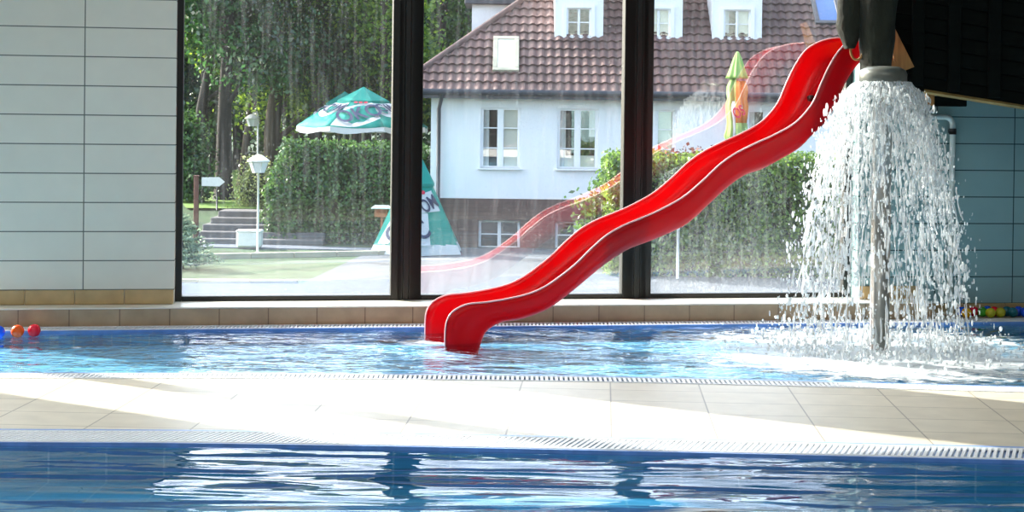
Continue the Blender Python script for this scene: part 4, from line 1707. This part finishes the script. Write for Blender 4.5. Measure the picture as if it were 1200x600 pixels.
def open_parasol(name, px, pyt, pyr, Y, Rpx, label, words):
    c = P(px, pyt, Y)
    g = gz(c.x, Y)
    root = tag(empty(name, (c.x, Y, g)), label, 'parasol')
    zt = c.z - g
    zr = P(px, pyr, Y).z - g
    R = Rpx * Y / F
    n = 8
    rot = -PI / 2 - PI / 8
    mb = MB()
    mb.tube([(0, 0, 0), (0, 0, zt + 0.02)], 0.04, 12)
    mb.build('pole', M_white_paint, root)
    can, wht, val = MB(), MB(), MB()
    for k in range(n):
        p0, p1, ap = panel_frame(k, n, rot, R, zt, zr)
        grid = []
        m = 8
        for i in range(m + 1):
            t = 0.04 + 0.96 * i / m
            for j in range(5):
                u = j / 4
                q = panel_point(p0, p1, ap, u, t)
                q.z -= 0.05 * math.sin(PI * u) * t - 0.06 * math.sin(PI * t)
                grid.append(q)
        can.add(grid, [(i * 5 + j, i * 5 + j + 1, (i + 1) * 5 + j + 1, (i + 1) * 5 + j) for i in range(m) for j in range(4)], True)
        # white print: a slanting ribbon with the lettering
        rib = []
        m2 = 8
        for i in range(m2 + 1):
            u = i / m2
            ta, tb = 0.42, 0.66 + 0.10 * math.sin(u * PI * 1.5)
            if k == 0:
                tb = 0.98 - 0.30 * max(0.0, u - 0.45)
                ta = 0.42 + 0.28 * max(0.0, 0.45 - u)
            for t in (ta, tb):
                q = panel_point(p0, p1, ap, u, t)
                q.z -= 0.05 * math.sin(PI * u) * t - 0.06 * math.sin(PI * t)
                rib.append(q + Vector(((q.x) * 0.006, q.y * 0.006, 0.010)))
        wht.add(rib, [(2 * i, 2 * i + 2, 2 * i + 3, 2 * i + 1) for i in range(m2)], True)
        # valance with a wavy lower edge
        vv = []
        for j in range(9):
            u = j / 8
            q = panel_point(p0, p1, ap, u, 1.0)
            q.z -= 0.05 * math.sin(PI * u)
            vv += [q + Vector((0, 0, 0.0)), q + Vector((q.x * 0.01, q.y * 0.01, -0.13 - 0.03 * math.sin(PI * u * 2)))]
        val.add(vv, [(2 * j, 2 * j + 2, 2 * j + 3, 2 * j + 1) for j in range(8)], True)
    co = can.build('canopy', M_teal, root)
    co.modifiers.new('thickness', 'SOLIDIFY').thickness = 0.006
    wht.build('print_band', M_white_cloth, co)
    val.build('valance', M_white_cloth, root)
    for k, s in words:
        p0, p1, ap = panel_frame(k, n, rot, R, zt, zr)
        letter_panel(co, s, p0, p1, ap, 0.71 if k == 0 else 0.56, R * (0.36 if k == 0 else 0.22), M_ink, 0.42 if k == 0 else 0.0, width=R * (0.66 if k == 0 else 0.40), off=0.085)
    p0, p1, ap = panel_frame(0, n, rot, R, zt, zr)
    letter_panel(co, '\u2022\u2022\u2022', p0, p1, ap, 0.42, R * 0.05, M_inkred, 0, width=R * 0.2, off=0.09)
    vc = MB()
    m = 10
    vs = [Vector((0, 0, zt + 0.10))]
    for k in range(n):
        a = rot + 2 * PI * k / n
        vs.append(Vector((0.40 * R * math.cos(a), 0.40 * R * math.sin(a), zt + 0.10 - 0.40 * (zt - zr) * 0.98)))
        vs.append(Vector((0.40 * R * math.cos(a), 0.40 * R * math.sin(a), zt + 0.02 - 0.40 * (zt - zr))))
    vc.add(vs, [(0, 1 + 2 * k, 1 + 2 * ((k + 1) % n)) for k in range(n)] + [(1 + 2 * k, 2 + 2 * k, 2 + 2 * ((k + 1) % n), 1 + 2 * ((k + 1) % n)) for k in range(n)])
    vc.build('vent_cap', M_teal, root)
    for k in range(n):
        a = rot + 2 * PI * k / n
        rb = MB()
        rb.tube([(0, 0, zt - 0.06), (R * 0.97 * math.cos(a), R * 0.97 * math.sin(a), zr - 0.02)], 0.012, 6)
        rb.build('rib', M_white_paint, root)
    return root


open_parasol('parasol', 426, 106, 148, 43.5, 80, 'open teal and white beer garden parasol before its twin', [(0, 'OKO'), (7, 'CIM'), (1, 'CIM')])
open_parasol('parasol', 404, 111, 147, 47.5, 56, 'open teal parasol half hidden behind its nearer twin', [(0, 'OKO'), (7, 'CIM')])
for px in (410.5, 440):
    q = P(px, 200, 44.6)
    t_ = tag(empty('parasol_pole', (q.x, 44.6, gz(q.x, 44.6))), 'bare white pole under the open parasols, %s' % ('towards the far lamps' if px < 420 else 'towards the mullion'), 'pole')
    mb = MB()
    mb.tube([(0, 0, 0), (0, 0, P(px, 152, 44.6).z - t_.location.z)], 0.035, 10)
    mb.build('pole', M_white_paint, t_)
    mb = MB()
    mb.lathe([(0.22, 0.0), (0.22, 0.05), (0.05, 0.08)], 16)
    mb.build('base', M_step, t_)

# parasol let down to the ground, its canopy a cone
Yt = 38.6
c = P(489, 176, Yt)
tp = tag(empty('lowered_parasol', (c.x, Yt, GZ + 0.02)), 'teal parasol let down to the paving like a tent before the house', 'parasol')
zt = c.z - tp.location.z
R = 60 * Yt / F
n = 6
rot = -PI / 2 - PI / 6 + 0.55
cn, vl, cap_ = MB(), MB(), MB()
for k in range(n):
    p0, p1, ap = panel_frame(k, n, rot, R, zt, 0.06)
    grid = []
    m = 10
    for i in range(m + 1):
        t = 0.02 + 0.91 * i / m
        for j in range(5):
            q = panel_point(p0, p1, ap, j / 4, t)
            sag = 0.10 * math.sin(PI * j / 4) * t
            q -= Vector((q.x, q.y, 0)) * sag * 0.5
            grid.append(q)
    cn.add(grid, [(i * 5 + j, i * 5 + j + 1, (i + 1) * 5 + j + 1, (i + 1) * 5 + j) for i in range(m) for j in range(4)], True)
    g2 = []
    for i, t in enumerate((0.92, 1.02)):
        for j in range(5):
            q = panel_point(p0, p1, ap, j / 4, t)
            sag = 0.10 * math.sin(PI * j / 4) * t
            q -= Vector((q.x, q.y, 0)) * sag * 0.5
            q.z = max(q.z, 0.0)
            g2.append(q)
    vl.add(g2, [(j, j + 1, 5 + j + 1, 5 + j) for j in range(4)], True)
    q0, q1 = panel_point(p0, p1, ap, 0, 0.33), panel_point(p0, p1, ap, 1, 0.33)
    ex = Vector((1.18, 1.18, 1))
    cap_.add([ap + Vector((0, 0, 0.03)), q0 * ex, q1 * ex, q1 * ex - Vector((0, 0, .07)), q0 * ex - Vector((0, 0, .07))], [(0, 1, 2), (1, 4, 3, 2)])
co = cn.build('canopy', M_teal, tp)
vl.build('valance', M_white_cloth, tp)
cap_.build('vent_cap', M_teal, tp)
mb = MB()
mb.tube([(0, 0, 0), (0, 0, zt + 0.08)], 0.035, 10)
mb.build('pole', M_white_paint, tp)
for k in (5, 0):
    p0, p1, ap = panel_frame(k, n, rot, R, zt, 0.06)
    polys = [[(0.12, 0.44), (0.80, 0.40), (0.88, 0.60), (0.12, 0.62)], [(0.0, 0.62), (0.42, 0.62), (0.36, 0.93), (0.0, 0.93)]] if k == 0 else [[(0.25, 0.62), (0.95, 0.52), (0.95, 0.72), (0.6, 0.76), (0.36, 0.92), (0.1, 0.92)]]
    pt = MB()
    for pl in polys:
        pt.add(band(p0, p1, ap, pl, 0.02), [tuple(range(len(pl)))])
    pt.build('print_band', M_white_cloth, co)
p0, p1, ap = panel_frame(0, n, rot, R, zt, 0.06)
letter_panel(co, 'OM', p0, p1, ap, 0.53, 0.34, M_ink, 0.42, width=0.46, shift=0.0, off=0.04)
letter_panel(co, 'C', p0, p1, ap, 0.78, 0.46, M_ink, 0.5, width=0.34, shift=-0.32, off=0.04)
letter_panel(co, '\u2022', p0, p1, ap, 0.42, 0.10, M_inkred, 0, width=0.13, shift=-0.10, off=0.04)
p0, p1, ap = panel_frame(5, n, rot, R, zt, 0.06)
letter_panel(co, 'O', p0, p1, ap, 0.82, 0.40, M_ink, -0.5, width=0.5, shift=-0.05, off=0.04)

# folded lime and orange parasol
Yf = 37.6
c = P(864.5, 62, Yf)
fp = tag(empty('folded_parasol', (c.x, Yf, gz(c.x, Yf))), 'folded lime green and orange parasol rising above the hedge before the house', 'parasol')
sc_ = Yf / F


def zf(py):
    return P(864, py, Yf).z - fp.location.z


mb = MB()
mb.tube([(0, 0, 0), (0, 0, zf(62) + 0.02)], 0.03, 10)
mb.build('pole', M_white_paint, fp)


def fold(nf, amp, ph=0.0):
    return lambda a, z: 1 + amp * math.sin(nf * a + ph + z * 1.3)


mb = MB()
mb.lathe([(0.02, zf(60.5)), (2.6 * sc_, zf(63)), (5.0 * sc_, zf(69)), (8 * sc_, zf(79)), (11 * sc_, zf(88)), (12.8 * sc_, zf(92)), (9 * sc_, zf(91))], 64, wob=fold(9, 0.10))
mb.build('vent_cap', M_green_cloth, fp)


def half_wrap(prof, a0, a1, mat, name, nf=7, amp=0.12, m=22):
    mb = MB()
    vs = []
    for r_, z in prof:
        for j in range(m + 1):
            a = a0 + (a1 - a0) * j / m
            rr = r_ * (1 + amp * math.sin(nf * a + z * 1.2) + 0.5 * amp * math.sin(2 * nf * a + 3.0 * z))
            vs.append((rr * math.cos(a), rr * math.sin(a), z))
    w_ = m + 1
    mb.add(vs, [(i * w_ + j, i * w_ + j + 1, (i + 1) * w_ + j + 1, (i + 1) * w_ + j) for i in range(len(prof) - 1) for j in range(m)], True)
    o = mb.build(name, mat, fp)
    o.modifiers.new('thickness', 'SOLIDIFY').thickness = 0.008
    return o


body = [(6 * sc_, zf(88)), (8 * sc_, zf(95)), (10.5 * sc_, zf(101)), (11 * sc_, zf(108)), (10 * sc_, zf(116)), (11.5 * sc_, zf(124)), (11 * sc_, zf(134)), (10 * sc_, zf(144)), (11 * sc_, zf(152)), (13 * sc_, zf(160)), (9 * sc_, zf(168)), (4 * sc_, zf(172))]
half_wrap(body, PI * 0.5, PI * 1.42, M_green_cloth, 'canopy', nf=6, amp=0.15, m=60)
half_wrap(body[1:8], -PI * 0.58, PI * 0.5, M_orange_cloth, 'canopy', nf=6, amp=0.15, m=60)
half_wrap(body[7:], -PI * 0.58, PI * 0.5, M_green_cloth, 'canopy', nf=6, amp=0.18, m=60)
wp = half_wrap([(9.8 * sc_, zf(119)), (12 * sc_, zf(126)), (10.8 * sc_, zf(134)), (9.5 * sc_, zf(142)), (10 * sc_, zf(152)), (12 * sc_, zf(160))], PI * 1.28, PI * 1.62, M_white_cloth, 'print_band', amp=0.10, m=30)
yy_ = -13.2 * sc_ - 0.02
letter_panel(wp, 'OS', Vector((-0.2, yy_, zf(146))), Vector((0.2, yy_, zf(146))), Vector((0, yy_, zf(116))), 0.5, 0.26, M_inkred, 0.5, width=0.26, off=0.02)

# ------------------------------------------------------------------ the house
HY = 40.5
hx0 = P(505, 150, HY).x
HX1 = 13.0
house = tag(empty('house', (hx0, HY, GZ)), 'white rendered house with brown tiled roof, dormers and dark plinth', 'house')
ho = Vector(house.location)
ZE = P(640, 109, HY).z - ho.z          # eaves
ZP = P(640, 233.5, HY).z - ho.z        # top of plinth


def hx(px):
    return P(px, 150, HY).x - ho.x


def hz(px, py):
    return P(px, py, HY).z - ho.z


wins = [(563, 610, 126.5, 197, 'l'), (653, 701, 127.5, 198, 'c'), (744, 792, 128.5, 198.5, 'r'), (875, 922, 129, 199, 'c'), (972, 1020, 130, 200, 'l')]
bwins = [(562, 611, 258.5, 291), (652, 701, 260, 292), (742, 790, 261, 292), (875, 922, 262, 293)]
holes = [(hx(a), hx(b), hz((a + b) / 2, d), hz((a + b) / 2, c_)) for a, b, c_, d, *_ in wins]
bholes = [(hx(a), hx(b), hz((a + b) / 2, d), hz((a + b) / 2, c_)) for a, b, c_, d in bwins]


def wall_with_holes(mb, x0, x1, z0, z1, hs, y, dep):
    xs_ = sorted({x0, x1, *[h[0] for h in hs], *[h[1] for h in hs]})
    zs_ = sorted({z0, z1, *[h[2] for h in hs], *[h[3] for h in hs]})
    for i in range(len(xs_) - 1):
        for j in range(len(zs_) - 1):
            xm, zm = (xs_[i] + xs_[i + 1]) / 2, (zs_[j] + zs_[j + 1]) / 2
            if any(h[0] < xm < h[1] and h[2] < zm < h[3] for h in hs):
                continue
            mb.add([(xs_[i], y, zs_[j]), (xs_[i + 1], y, zs_[j]), (xs_[i + 1], y, zs_[j + 1]), (xs_[i], y, zs_[j + 1])], [(0, 1, 2, 3)])
    for h in hs:
        a, b, c_, d = h
        for (p, q) in (((a, c_), (b, c_)), ((b, c_), (b, d)), ((b, d), (a, d)), ((a, d), (a, c_))):
            mb.add([(p[0], y, p[1]), (q[0], y, q[1]), (q[0], y + dep, q[1]), (p[0], y + dep, p[1])], [(0, 1, 2, 3)])


HW = HX1 - ho.x
HD = 9.6
mb = MB()
wall_with_holes(mb, 0, HW, ZP, ZE + 0.02, holes, 0, 0.16)
mb.add([(0, 0, ZP), (0, HD, ZP), (0, HD, ZE + .02), (0, 0, ZE + .02), (HW, 0, ZP), (HW, HD, ZP), (HW, HD, ZE + .02), (HW, 0, ZE + .02)], [(0, 3, 2, 1), (4, 5, 6, 7), (1, 2, 6, 5)])
mb.build('wall', M_house, house)
mb = MB()
wall_with_holes(mb, -0.03, HW, -0.05, ZP, bholes, -0.03, 0.18)
mb.add([(-.03, -.03, -.05), (-.03, HD, -.05), (-.03, HD, ZP), (-.03, -.03, ZP), (HW, -.03, ZP), (HW, HD, ZP)], [(0, 3, 2, 1), (3, 4, 5, 2)])
mb.build('plinth', M_plinth, house)
mb = MB()
mb.add([(0.05, 1.2, 0), (HW - .05, 1.2, 0), (HW - .05, 1.2, ZE), (0.05, 1.2, ZE), (0.05, .05, ZP - .05), (HW - .05, .05, ZP - .05), (HW - .05, 1.2, ZP - .05), (0.05, 1.2, ZP - .05)], [(0, 1, 2, 3), (4, 5, 6, 7)])
mb.build('interior', M_inside, house)


def casement(x0, x1, z0, z1, y, cols=2, bars=(1 / 3, 2 / 3), kind='c', parent=house, fw=0.05, sill=True, cw=1.1):
    fr = MB()
    d = 0.06
    fr.box(x0, x1, y, y + d, z0, z0 + fw, bev=.004)
    fr.box(x0, x1, y, y + d, z1 - fw, z1, bev=.004)
    fr.box(x0, x0 + fw, y, y + d, z0 + fw, z1 - fw, bev=.004)
    fr.box(x1 - fw, x1, y, y + d, z0 + fw, z1 - fw, bev=.004)
    xm = (x0 + x1) / 2
    if cols == 2:
        fr.box(xm - fw * cw, xm + fw * cw, y - 0.01, y + d, z0 + fw, z1 - fw, bev=.004)
    sashes = [(x0 + fw, xm - fw * cw), (xm + fw * cw, x1 - fw)] if cols == 2 else [(x0 + fw, x1 - fw)]
    for (a, b) in sashes:
        s_ = fw * 0.5
        fr.box(a, a + s_, y + .005, y + d, z0 + fw, z1 - fw)
        fr.box(b - s_, b, y + .005, y + d, z0 + fw, z1 - fw)
        for t in bars:
            zz = z0 + (z1 - z0) * t
            fr.box(a, b, y + .008, y + .04, zz - .013, zz + .013)
    if sill:
        fr.box(x0 - .05, x1 + .05, y - .2, y + .02, z0 - .04, z0, bev=.006)
    w_ = fr.build('window', M_upvc, parent)
    pn = MB()
    pn.add([(x0 + fw, y + .045, z0 + fw), (x1 - fw, y + .045, z0 + fw), (x1 - fw, y + .045, z1 - fw), (x0 + fw, y + .045, z1 - fw)], [(0, 1, 2, 3)])
    sub = parent if parent.parent is not None else w_
    pn.build('pane', M_pane_clear, sub)

    def cloth(a, b, za, zb, mat, nm, amp=.02, kf=30):
        cm = MB()
        m = 24
        vs = []
        for j in range(m + 1):
            x = a + (b - a) * j / m
            yy = y + .085 + amp * math.sin(x * kf)
            vs += [(x, yy, za), (x, yy, zb)]
        cm.add(vs, [(2 * j, 2 * j + 2, 2 * j + 3, 2 * j + 1) for j in range(m)], True)
        cm.build(nm, mat, sub)
    for i, (a, b) in enumerate(sashes):
        if kind == 'l' and i == 1 or kind == 'r' and i == len(sashes) - 1 or kind == 'b':
            cloth(a - .03, b + .03, z0 + fw, z1 - fw, M_bright_sheet, 'bright_sheet', 0.002, 5)  # pale sheet stands in for the bright reflection in this sash
        elif kind in 'lcr':
            w2 = (b - a)
            cloth(a, a + w2 * 0.42, z0 + fw, z1 - fw, M_curtain, 'curtain') if i == 0 else cloth(b - w2 * .42, b, z0 + fw + (z1 - z0) * .5, z1 - fw, M_curtain, 'curtain')
            if kind == 'c':
                cloth(a, b, z0 + fw, z0 + (z1 - z0) * 0.22, M_bright_sheet, 'bright_sheet', 0.002, 5)
    return w_


for h, wn in zip(holes, wins):
    casement(*h, y=0.09, kind=wn[4])
for h in bholes:
    casement(*h, y=0.08, bars=(0.5,), kind='n', fw=0.045, cw=0.5)

# roof
TAN = 0.85
EO = 0.42                                # eaves overhang
EX0 = P(462, 106, HY - EO).x - ho.x
zE0 = ZE - 0.0
RZ = 6.55 - ho.z
RY = (RZ - zE0) / TAN - EO
hip_dx = (RY + EO) * (3.2 / 2.9)
cs = math.cos(math.atan(TAN))
sn = math.sin(math.atan(TAN))
Lr = (RY + EO) / cs
row, colw = 0.34, 0.225
mb = MB()
nr = int(Lr / row) + 1
per = 6
for i in range(nr):
    s0, s1 = i * row, min(Lr, (i + 1) * row + 0.03)
    xl0, xl1 = EX0 + hip_dx * s0 / Lr, EX0 + hip_dx * min(s1, Lr) / Lr
    nx = int((HW + 0.5 - xl0) / (colw / per))
    vs = []
    for j in range(nx + 1):
        x = xl0 + j * colw / per
        ph = (x / colw) % 1.0
        wv = 0.045 * (math.sin(ph * 2 * PI) * 0.5 + 0.5) ** 0.8
        for (s_, lift) in ((s0, 0.055), (s1, 0.0)):
            x_ = max(x, xl1) if s_ == s1 else x
            hn = wv + lift
            vs.append((x_, -EO + s_ * cs - hn * sn, zE0 + s_ * sn + hn * cs))
        hn = wv * 0.2 - 0.01
        vs.append((x, -EO + s0 * cs - hn * sn, zE0 + s0 * sn + hn * cs))
    fs = []
    for j in range(nx):
        fs.append((3 * j, 3 * j + 3, 3 * j + 4, 3 * j + 1))
        fs.append((3 * j + 2, 3 * j + 5, 3 * j + 3, 3 * j))
    mb.add(vs, fs)
rf = mb.build('roof', M_roof, house)
mb = MB()
RX0 = EX0 + hip_dx
mb.add([(EX0, -EO, zE0 - .03), (RX0, RY, RZ - .02), (EX0, RY * 2 + EO, zE0 - .03), (HW + .5, RY, RZ - .02), (HW + .5, RY * 2 + EO, zE0 - .03), (HW + .5, -EO, zE0 - .03)],
       [(0, 2, 1), (1, 2, 4, 3), (0, 5, 4, 2), (0, 1, 3, 5)])
mb.build('roof_back', M_roof, house)
mb = MB()
mb.tube([(EX0, -EO, zE0 + 0.06), (RX0, RY, RZ + 0.06)], 0.085, 10)
mb.tube([(RX0, RY, RZ + 0.06), (HW + .5, RY, RZ + 0.06)], 0.085, 10)
mb.build('ridge_tiles', M_roof, house)
mb = MB()
mb.tube([(EX0, -EO - .06, zE0 + .0), (HW + .5, -EO - .06, zE0 + .0)], 0.07, 10)
mb.build('gutter', M_metal_dark, house)
mb = MB()
mb.box(EX0, HW + .5, -EO + .01, -EO + .04, zE0 - .16, zE0 + .02)
mb.box(EX0, HW + .5, -EO + .04, 0.02, zE0 - .16, zE0 - .13)
mb.build('fascia', M_metal_dark, house)
mb = MB()
xd = hx(514.5)
mb.tube([(xd + .08, -EO - .04, zE0 - .05), (xd + .06, -EO + .05, zE0 - .2), (xd, -0.12, zE0 - .42), (xd, -0.12, 0.0)], 0.05, 10)
mb.build('downpipe', M_metal_dark, house)
# dormers
DYf = 41.75
for (a, b, wa, wb, kind) in ((650, 707, 664, 693, 'd'), (745, 800, 758, 786, 'b'), (835, 893, 848, 880, 'e')):
    ya = DYf - ho.y
    x0_, x1_ = P(a, 20, DYf).x - ho.x, P(b, 20, DYf).x - ho.x
    z0_ = P(a, 47, DYf).z - ho.z - 0.5
    z1_ = z0_ + 2.45
    wz0, wz1 = P(700, 43, DYf).z - ho.z, P(700, 9.5, DYf).z - ho.z
    wx0, wx1 = P(wa, 20, DYf).x - ho.x, P(wb, 20, DYf).x - ho.x
    mb = MB()
    wall_with_holes(mb, x0_, x1_, z0_, z1_, [(wx0, wx1, wz0, wz1)], ya, 0.1)
    mb.add([(x0_, ya, z0_), (x0_, ya + 3, z0_), (x0_, ya + 3, z1_), (x0_, ya, z1_), (x1_, ya, z0_), (x1_, ya + 3, z0_), (x1_, ya + 3, z1_), (x1_, ya, z1_)], [(0, 3, 2, 1), (4, 5, 6, 7)])
    dm = mb.build('dormer', M_house, house)
    casement(wx0, wx1, wz0, wz1, ya + 0.05, cols=2, bars=(0.5,), kind={'d': 'n', 'b': 'b', 'e': 'l'}[kind], parent=dm, fw=0.035, sill=False, cw=0.4)
    mb = MB()
    mb.box(wx0 - .09, wx1 + .09, ya - .03, ya - .002, wz0 - .09, wz0 - .0)
    mb.box(wx0 - .09, wx1 + .09, ya - .03, ya - .002, wz1 + .0, wz1 + .08)
    mb.box(wx0 - .09, wx0, ya - .03, ya - .002, wz0, wz1)
    mb.box(wx1, wx1 + .09, ya - .03, ya - .002, wz0, wz1)
    mb.build('surround', M_upvc, dm)
    mb = MB()
    mb.box(x0_ - .15, x1_ + .15, ya - .2, ya + 3.2, z1_, z1_ + .12, bev=.02)
    mb.build('dormer_roof', M_roof, dm)
    mb = MB()
    mb.box(x0_ - .2, x0_ - .0, ya - .02, ya + 1.5, z0_ + .3, z0_ + .34)
    xd_ = 0
    # dark interior
    mb = MB()
    mb.add([(x0_ + .02, ya + .8, z0_), (x1_ - .02, ya + .8, z0_), (x1_ - .02, ya + .8, z1_), (x0_ + .02, ya + .8, z1_)], [(0, 1, 2, 3)])
    mb.build('interior', M_inside, dm)
# dormer on the hip side
ya = 43.6 - ho.y
x0_, x1_ = P(553, 20, 43.6).x - ho.x, P(590, 20, 43.6).x - ho.x
z1_ = P(570, 5.5, 43.6).z - ho.z
mb = MB()
mb.box(x0_, x1_ + 0.5, ya, ya + 1.6, z1_ - 1.6, z1_)
dm = mb.build('dormer', M_house, house)
mb = MB()
mb.box(x0_ - .2, x1_ + .6, ya - .2, ya + 1.8, z1_, z1_ + .22, bev=.02)
mb.build('dormer_roof', M_metal_dark, dm)


# skylights lying in the roof
def roof_at(px, py):
    d = ray(px, py)
    # plane z = zE0 + (y + EO) * TAN in house coordinates
    k = TAN
    t = (zE0 + ho.z + (-ho.y + EO) * k - CAMP.z) / (d.z - k * d.y)
    return CAMP + d * t - ho


M_skyglass = plain('sky_tinted_skylight', srgb(84, 116, 168), 0.15, var=0.05, spec=0.4)  # reflected sky put into the pane colour
for (a, b, c_, d, mt) in ((583, 602.5, 50, 83, M_bright_sheet), (960, 982, -6, 28, M_skyglass)):  # opaque panes, cream and blue, coloured like the sky they mirror
    pl_, pu = roof_at((a + b) / 2, d), roof_at((a + b) / 2, c_)
    x0_, x1_ = roof_at(a, d).x, roof_at(b, d).x
    ln = (pu - pl_).length
    fr = MB()
    o_ = Vector((0, pl_.y, pl_.z))
    Mx = Matrix.Translation(o_) @ Matrix.Rotation(math.atan(TAN), 4, 'X')
    t_ = 0.12
    fr.box(x0_ - t_, x1_ + t_, -t_, 0, 0.0, 0.13, bev=.01, M=Mx)
    fr.box(x0_ - t_, x1_ + t_, ln, ln + t_, 0.0, 0.13, bev=.01, M=Mx)
    fr.box(x0_ - t_, x0_, 0, ln, 0.0, 0.13, bev=.01, M=Mx)
    fr.box(x1_, x1_ + t_, 0, ln, 0.0, 0.13, bev=.01, M=Mx)
    sk_ = fr.build('skylight', M_kerb if mt is M_bright_sheet else M_metal_dark, house)
    pn = MB()
    pn.box(x0_, x1_, 0, ln, 0.02, 0.1, M=Mx)
    pn.build('pane', mt, sk_)

# ------------------------------------------------------------------ light
SUN_EL = math.radians(30)
sdir = Vector((-0.845, 0.534, 0)).normalized() * math.cos(SUN_EL) + Vector((0, 0, math.sin(SUN_EL)))
sl = bpy.data.lights.new('sun', 'SUN')
sl.energy = 13.5
sl.angle = math.radians(0.5)
sl.color = (1.0, 0.95, 0.86)
so_ = bpy.data.objects.new('sun', sl)
COL.objects.link(so_)
so_.rotation_euler = (-sdir).to_track_quat('-Z', 'Y').to_euler()

w = bpy.data.worlds.new('sky')
SC.world = w
w.use_nodes = True
nt = w.node_tree
nt.nodes.clear()
wo = nt.nodes.new('ShaderNodeOutputWorld')
bg = nt.nodes.new('ShaderNodeBackground')
sk = nt.nodes.new('ShaderNodeTexSky')
sk.sky_type = 'NISHITA'
sk.sun_disc = False
sk.sun_elevation = SUN_EL
sk.sun_rotation = math.atan2(sdir.x, sdir.y)
sk.air_density = 1.0
sk.dust_density = 2.5
bg.inputs['Strength'].default_value = 0.62
nt.links.new(sk.outputs[0], bg.inputs[0])
# bright haze of the summer sky towards the sun
geo = nt.nodes.new('ShaderNodeTexCoord')
dt = nt.nodes.new('ShaderNodeVectorMath')
dt.operation = 'DOT_PRODUCT'
dt.inputs[1].default_value = sdir
nt.links.new(geo.outputs['Generated'], dt.inputs[0])
mxm = nt.nodes.new('ShaderNodeMath')
mxm.operation = 'MAXIMUM'
mxm.inputs[1].default_value = 0.0
nt.links.new(dt.outputs['Value'], mxm.inputs[0])
pwm = nt.nodes.new('ShaderNodeMath')
pwm.operation = 'POWER'
pwm.inputs[1].default_value = 1.3
nt.links.new(mxm.outputs[0], pwm.inputs[0])
mlm = nt.nodes.new('ShaderNodeMath')
mlm.operation = 'MULTIPLY'
mlm.inputs[1].default_value = 5.5
nt.links.new(pwm.outputs[0], mlm.inputs[0])
bg2 = nt.nodes.new('ShaderNodeBackground')
bg2.inputs['Color'].default_value = (0.93, 0.97, 1.0, 1)
nt.links.new(mlm.outputs[0], bg2.inputs['Strength'])
ads = nt.nodes.new('ShaderNodeAddShader')
nt.links.new(bg.outputs[0], ads.inputs[0])
nt.links.new(bg2.outputs[0], ads.inputs[1])
nt.links.new(ads.outputs[0], wo.inputs[0])

# unseen fill lights added under the ceiling to brighten the hall
for i, (x, y, e) in enumerate(((-4.5, 1.5, 90), (0.5, 1.5, 85), (5.0, 1.5, 50), (-4.5, 5.5, 70), (0.5, 5.5, 45))):
    al = bpy.data.lights.new('hall_fill_light', 'AREA')
    al.shape = 'RECTANGLE'
    al.size = 3.0
    al.size_y = 0.8
    al.energy = e
    al.color = (1.0, 0.99, 0.94)
    ao = bpy.data.objects.new('hall_fill_light', al)
    COL.objects.link(ao)
    ao.location = (x, y, CEIL - 0.03)

# ------------------------------------------------------------------ colour management
SC.view_settings.view_transform = 'Standard'
SC.view_settings.look = 'None'
SC.view_settings.gamma = 1.0
SC.view_settings.use_curve_mapping = False
SC.view_settings.exposure = 0.14
SC.cycles.max_bounces = 10
SC.cycles.transparent_max_bounces = 24
SC.cycles.caustics_reflective = False
SC.cycles.caustics_refractive = False
SC.cycles.sample_clamp_indirect = 6.0
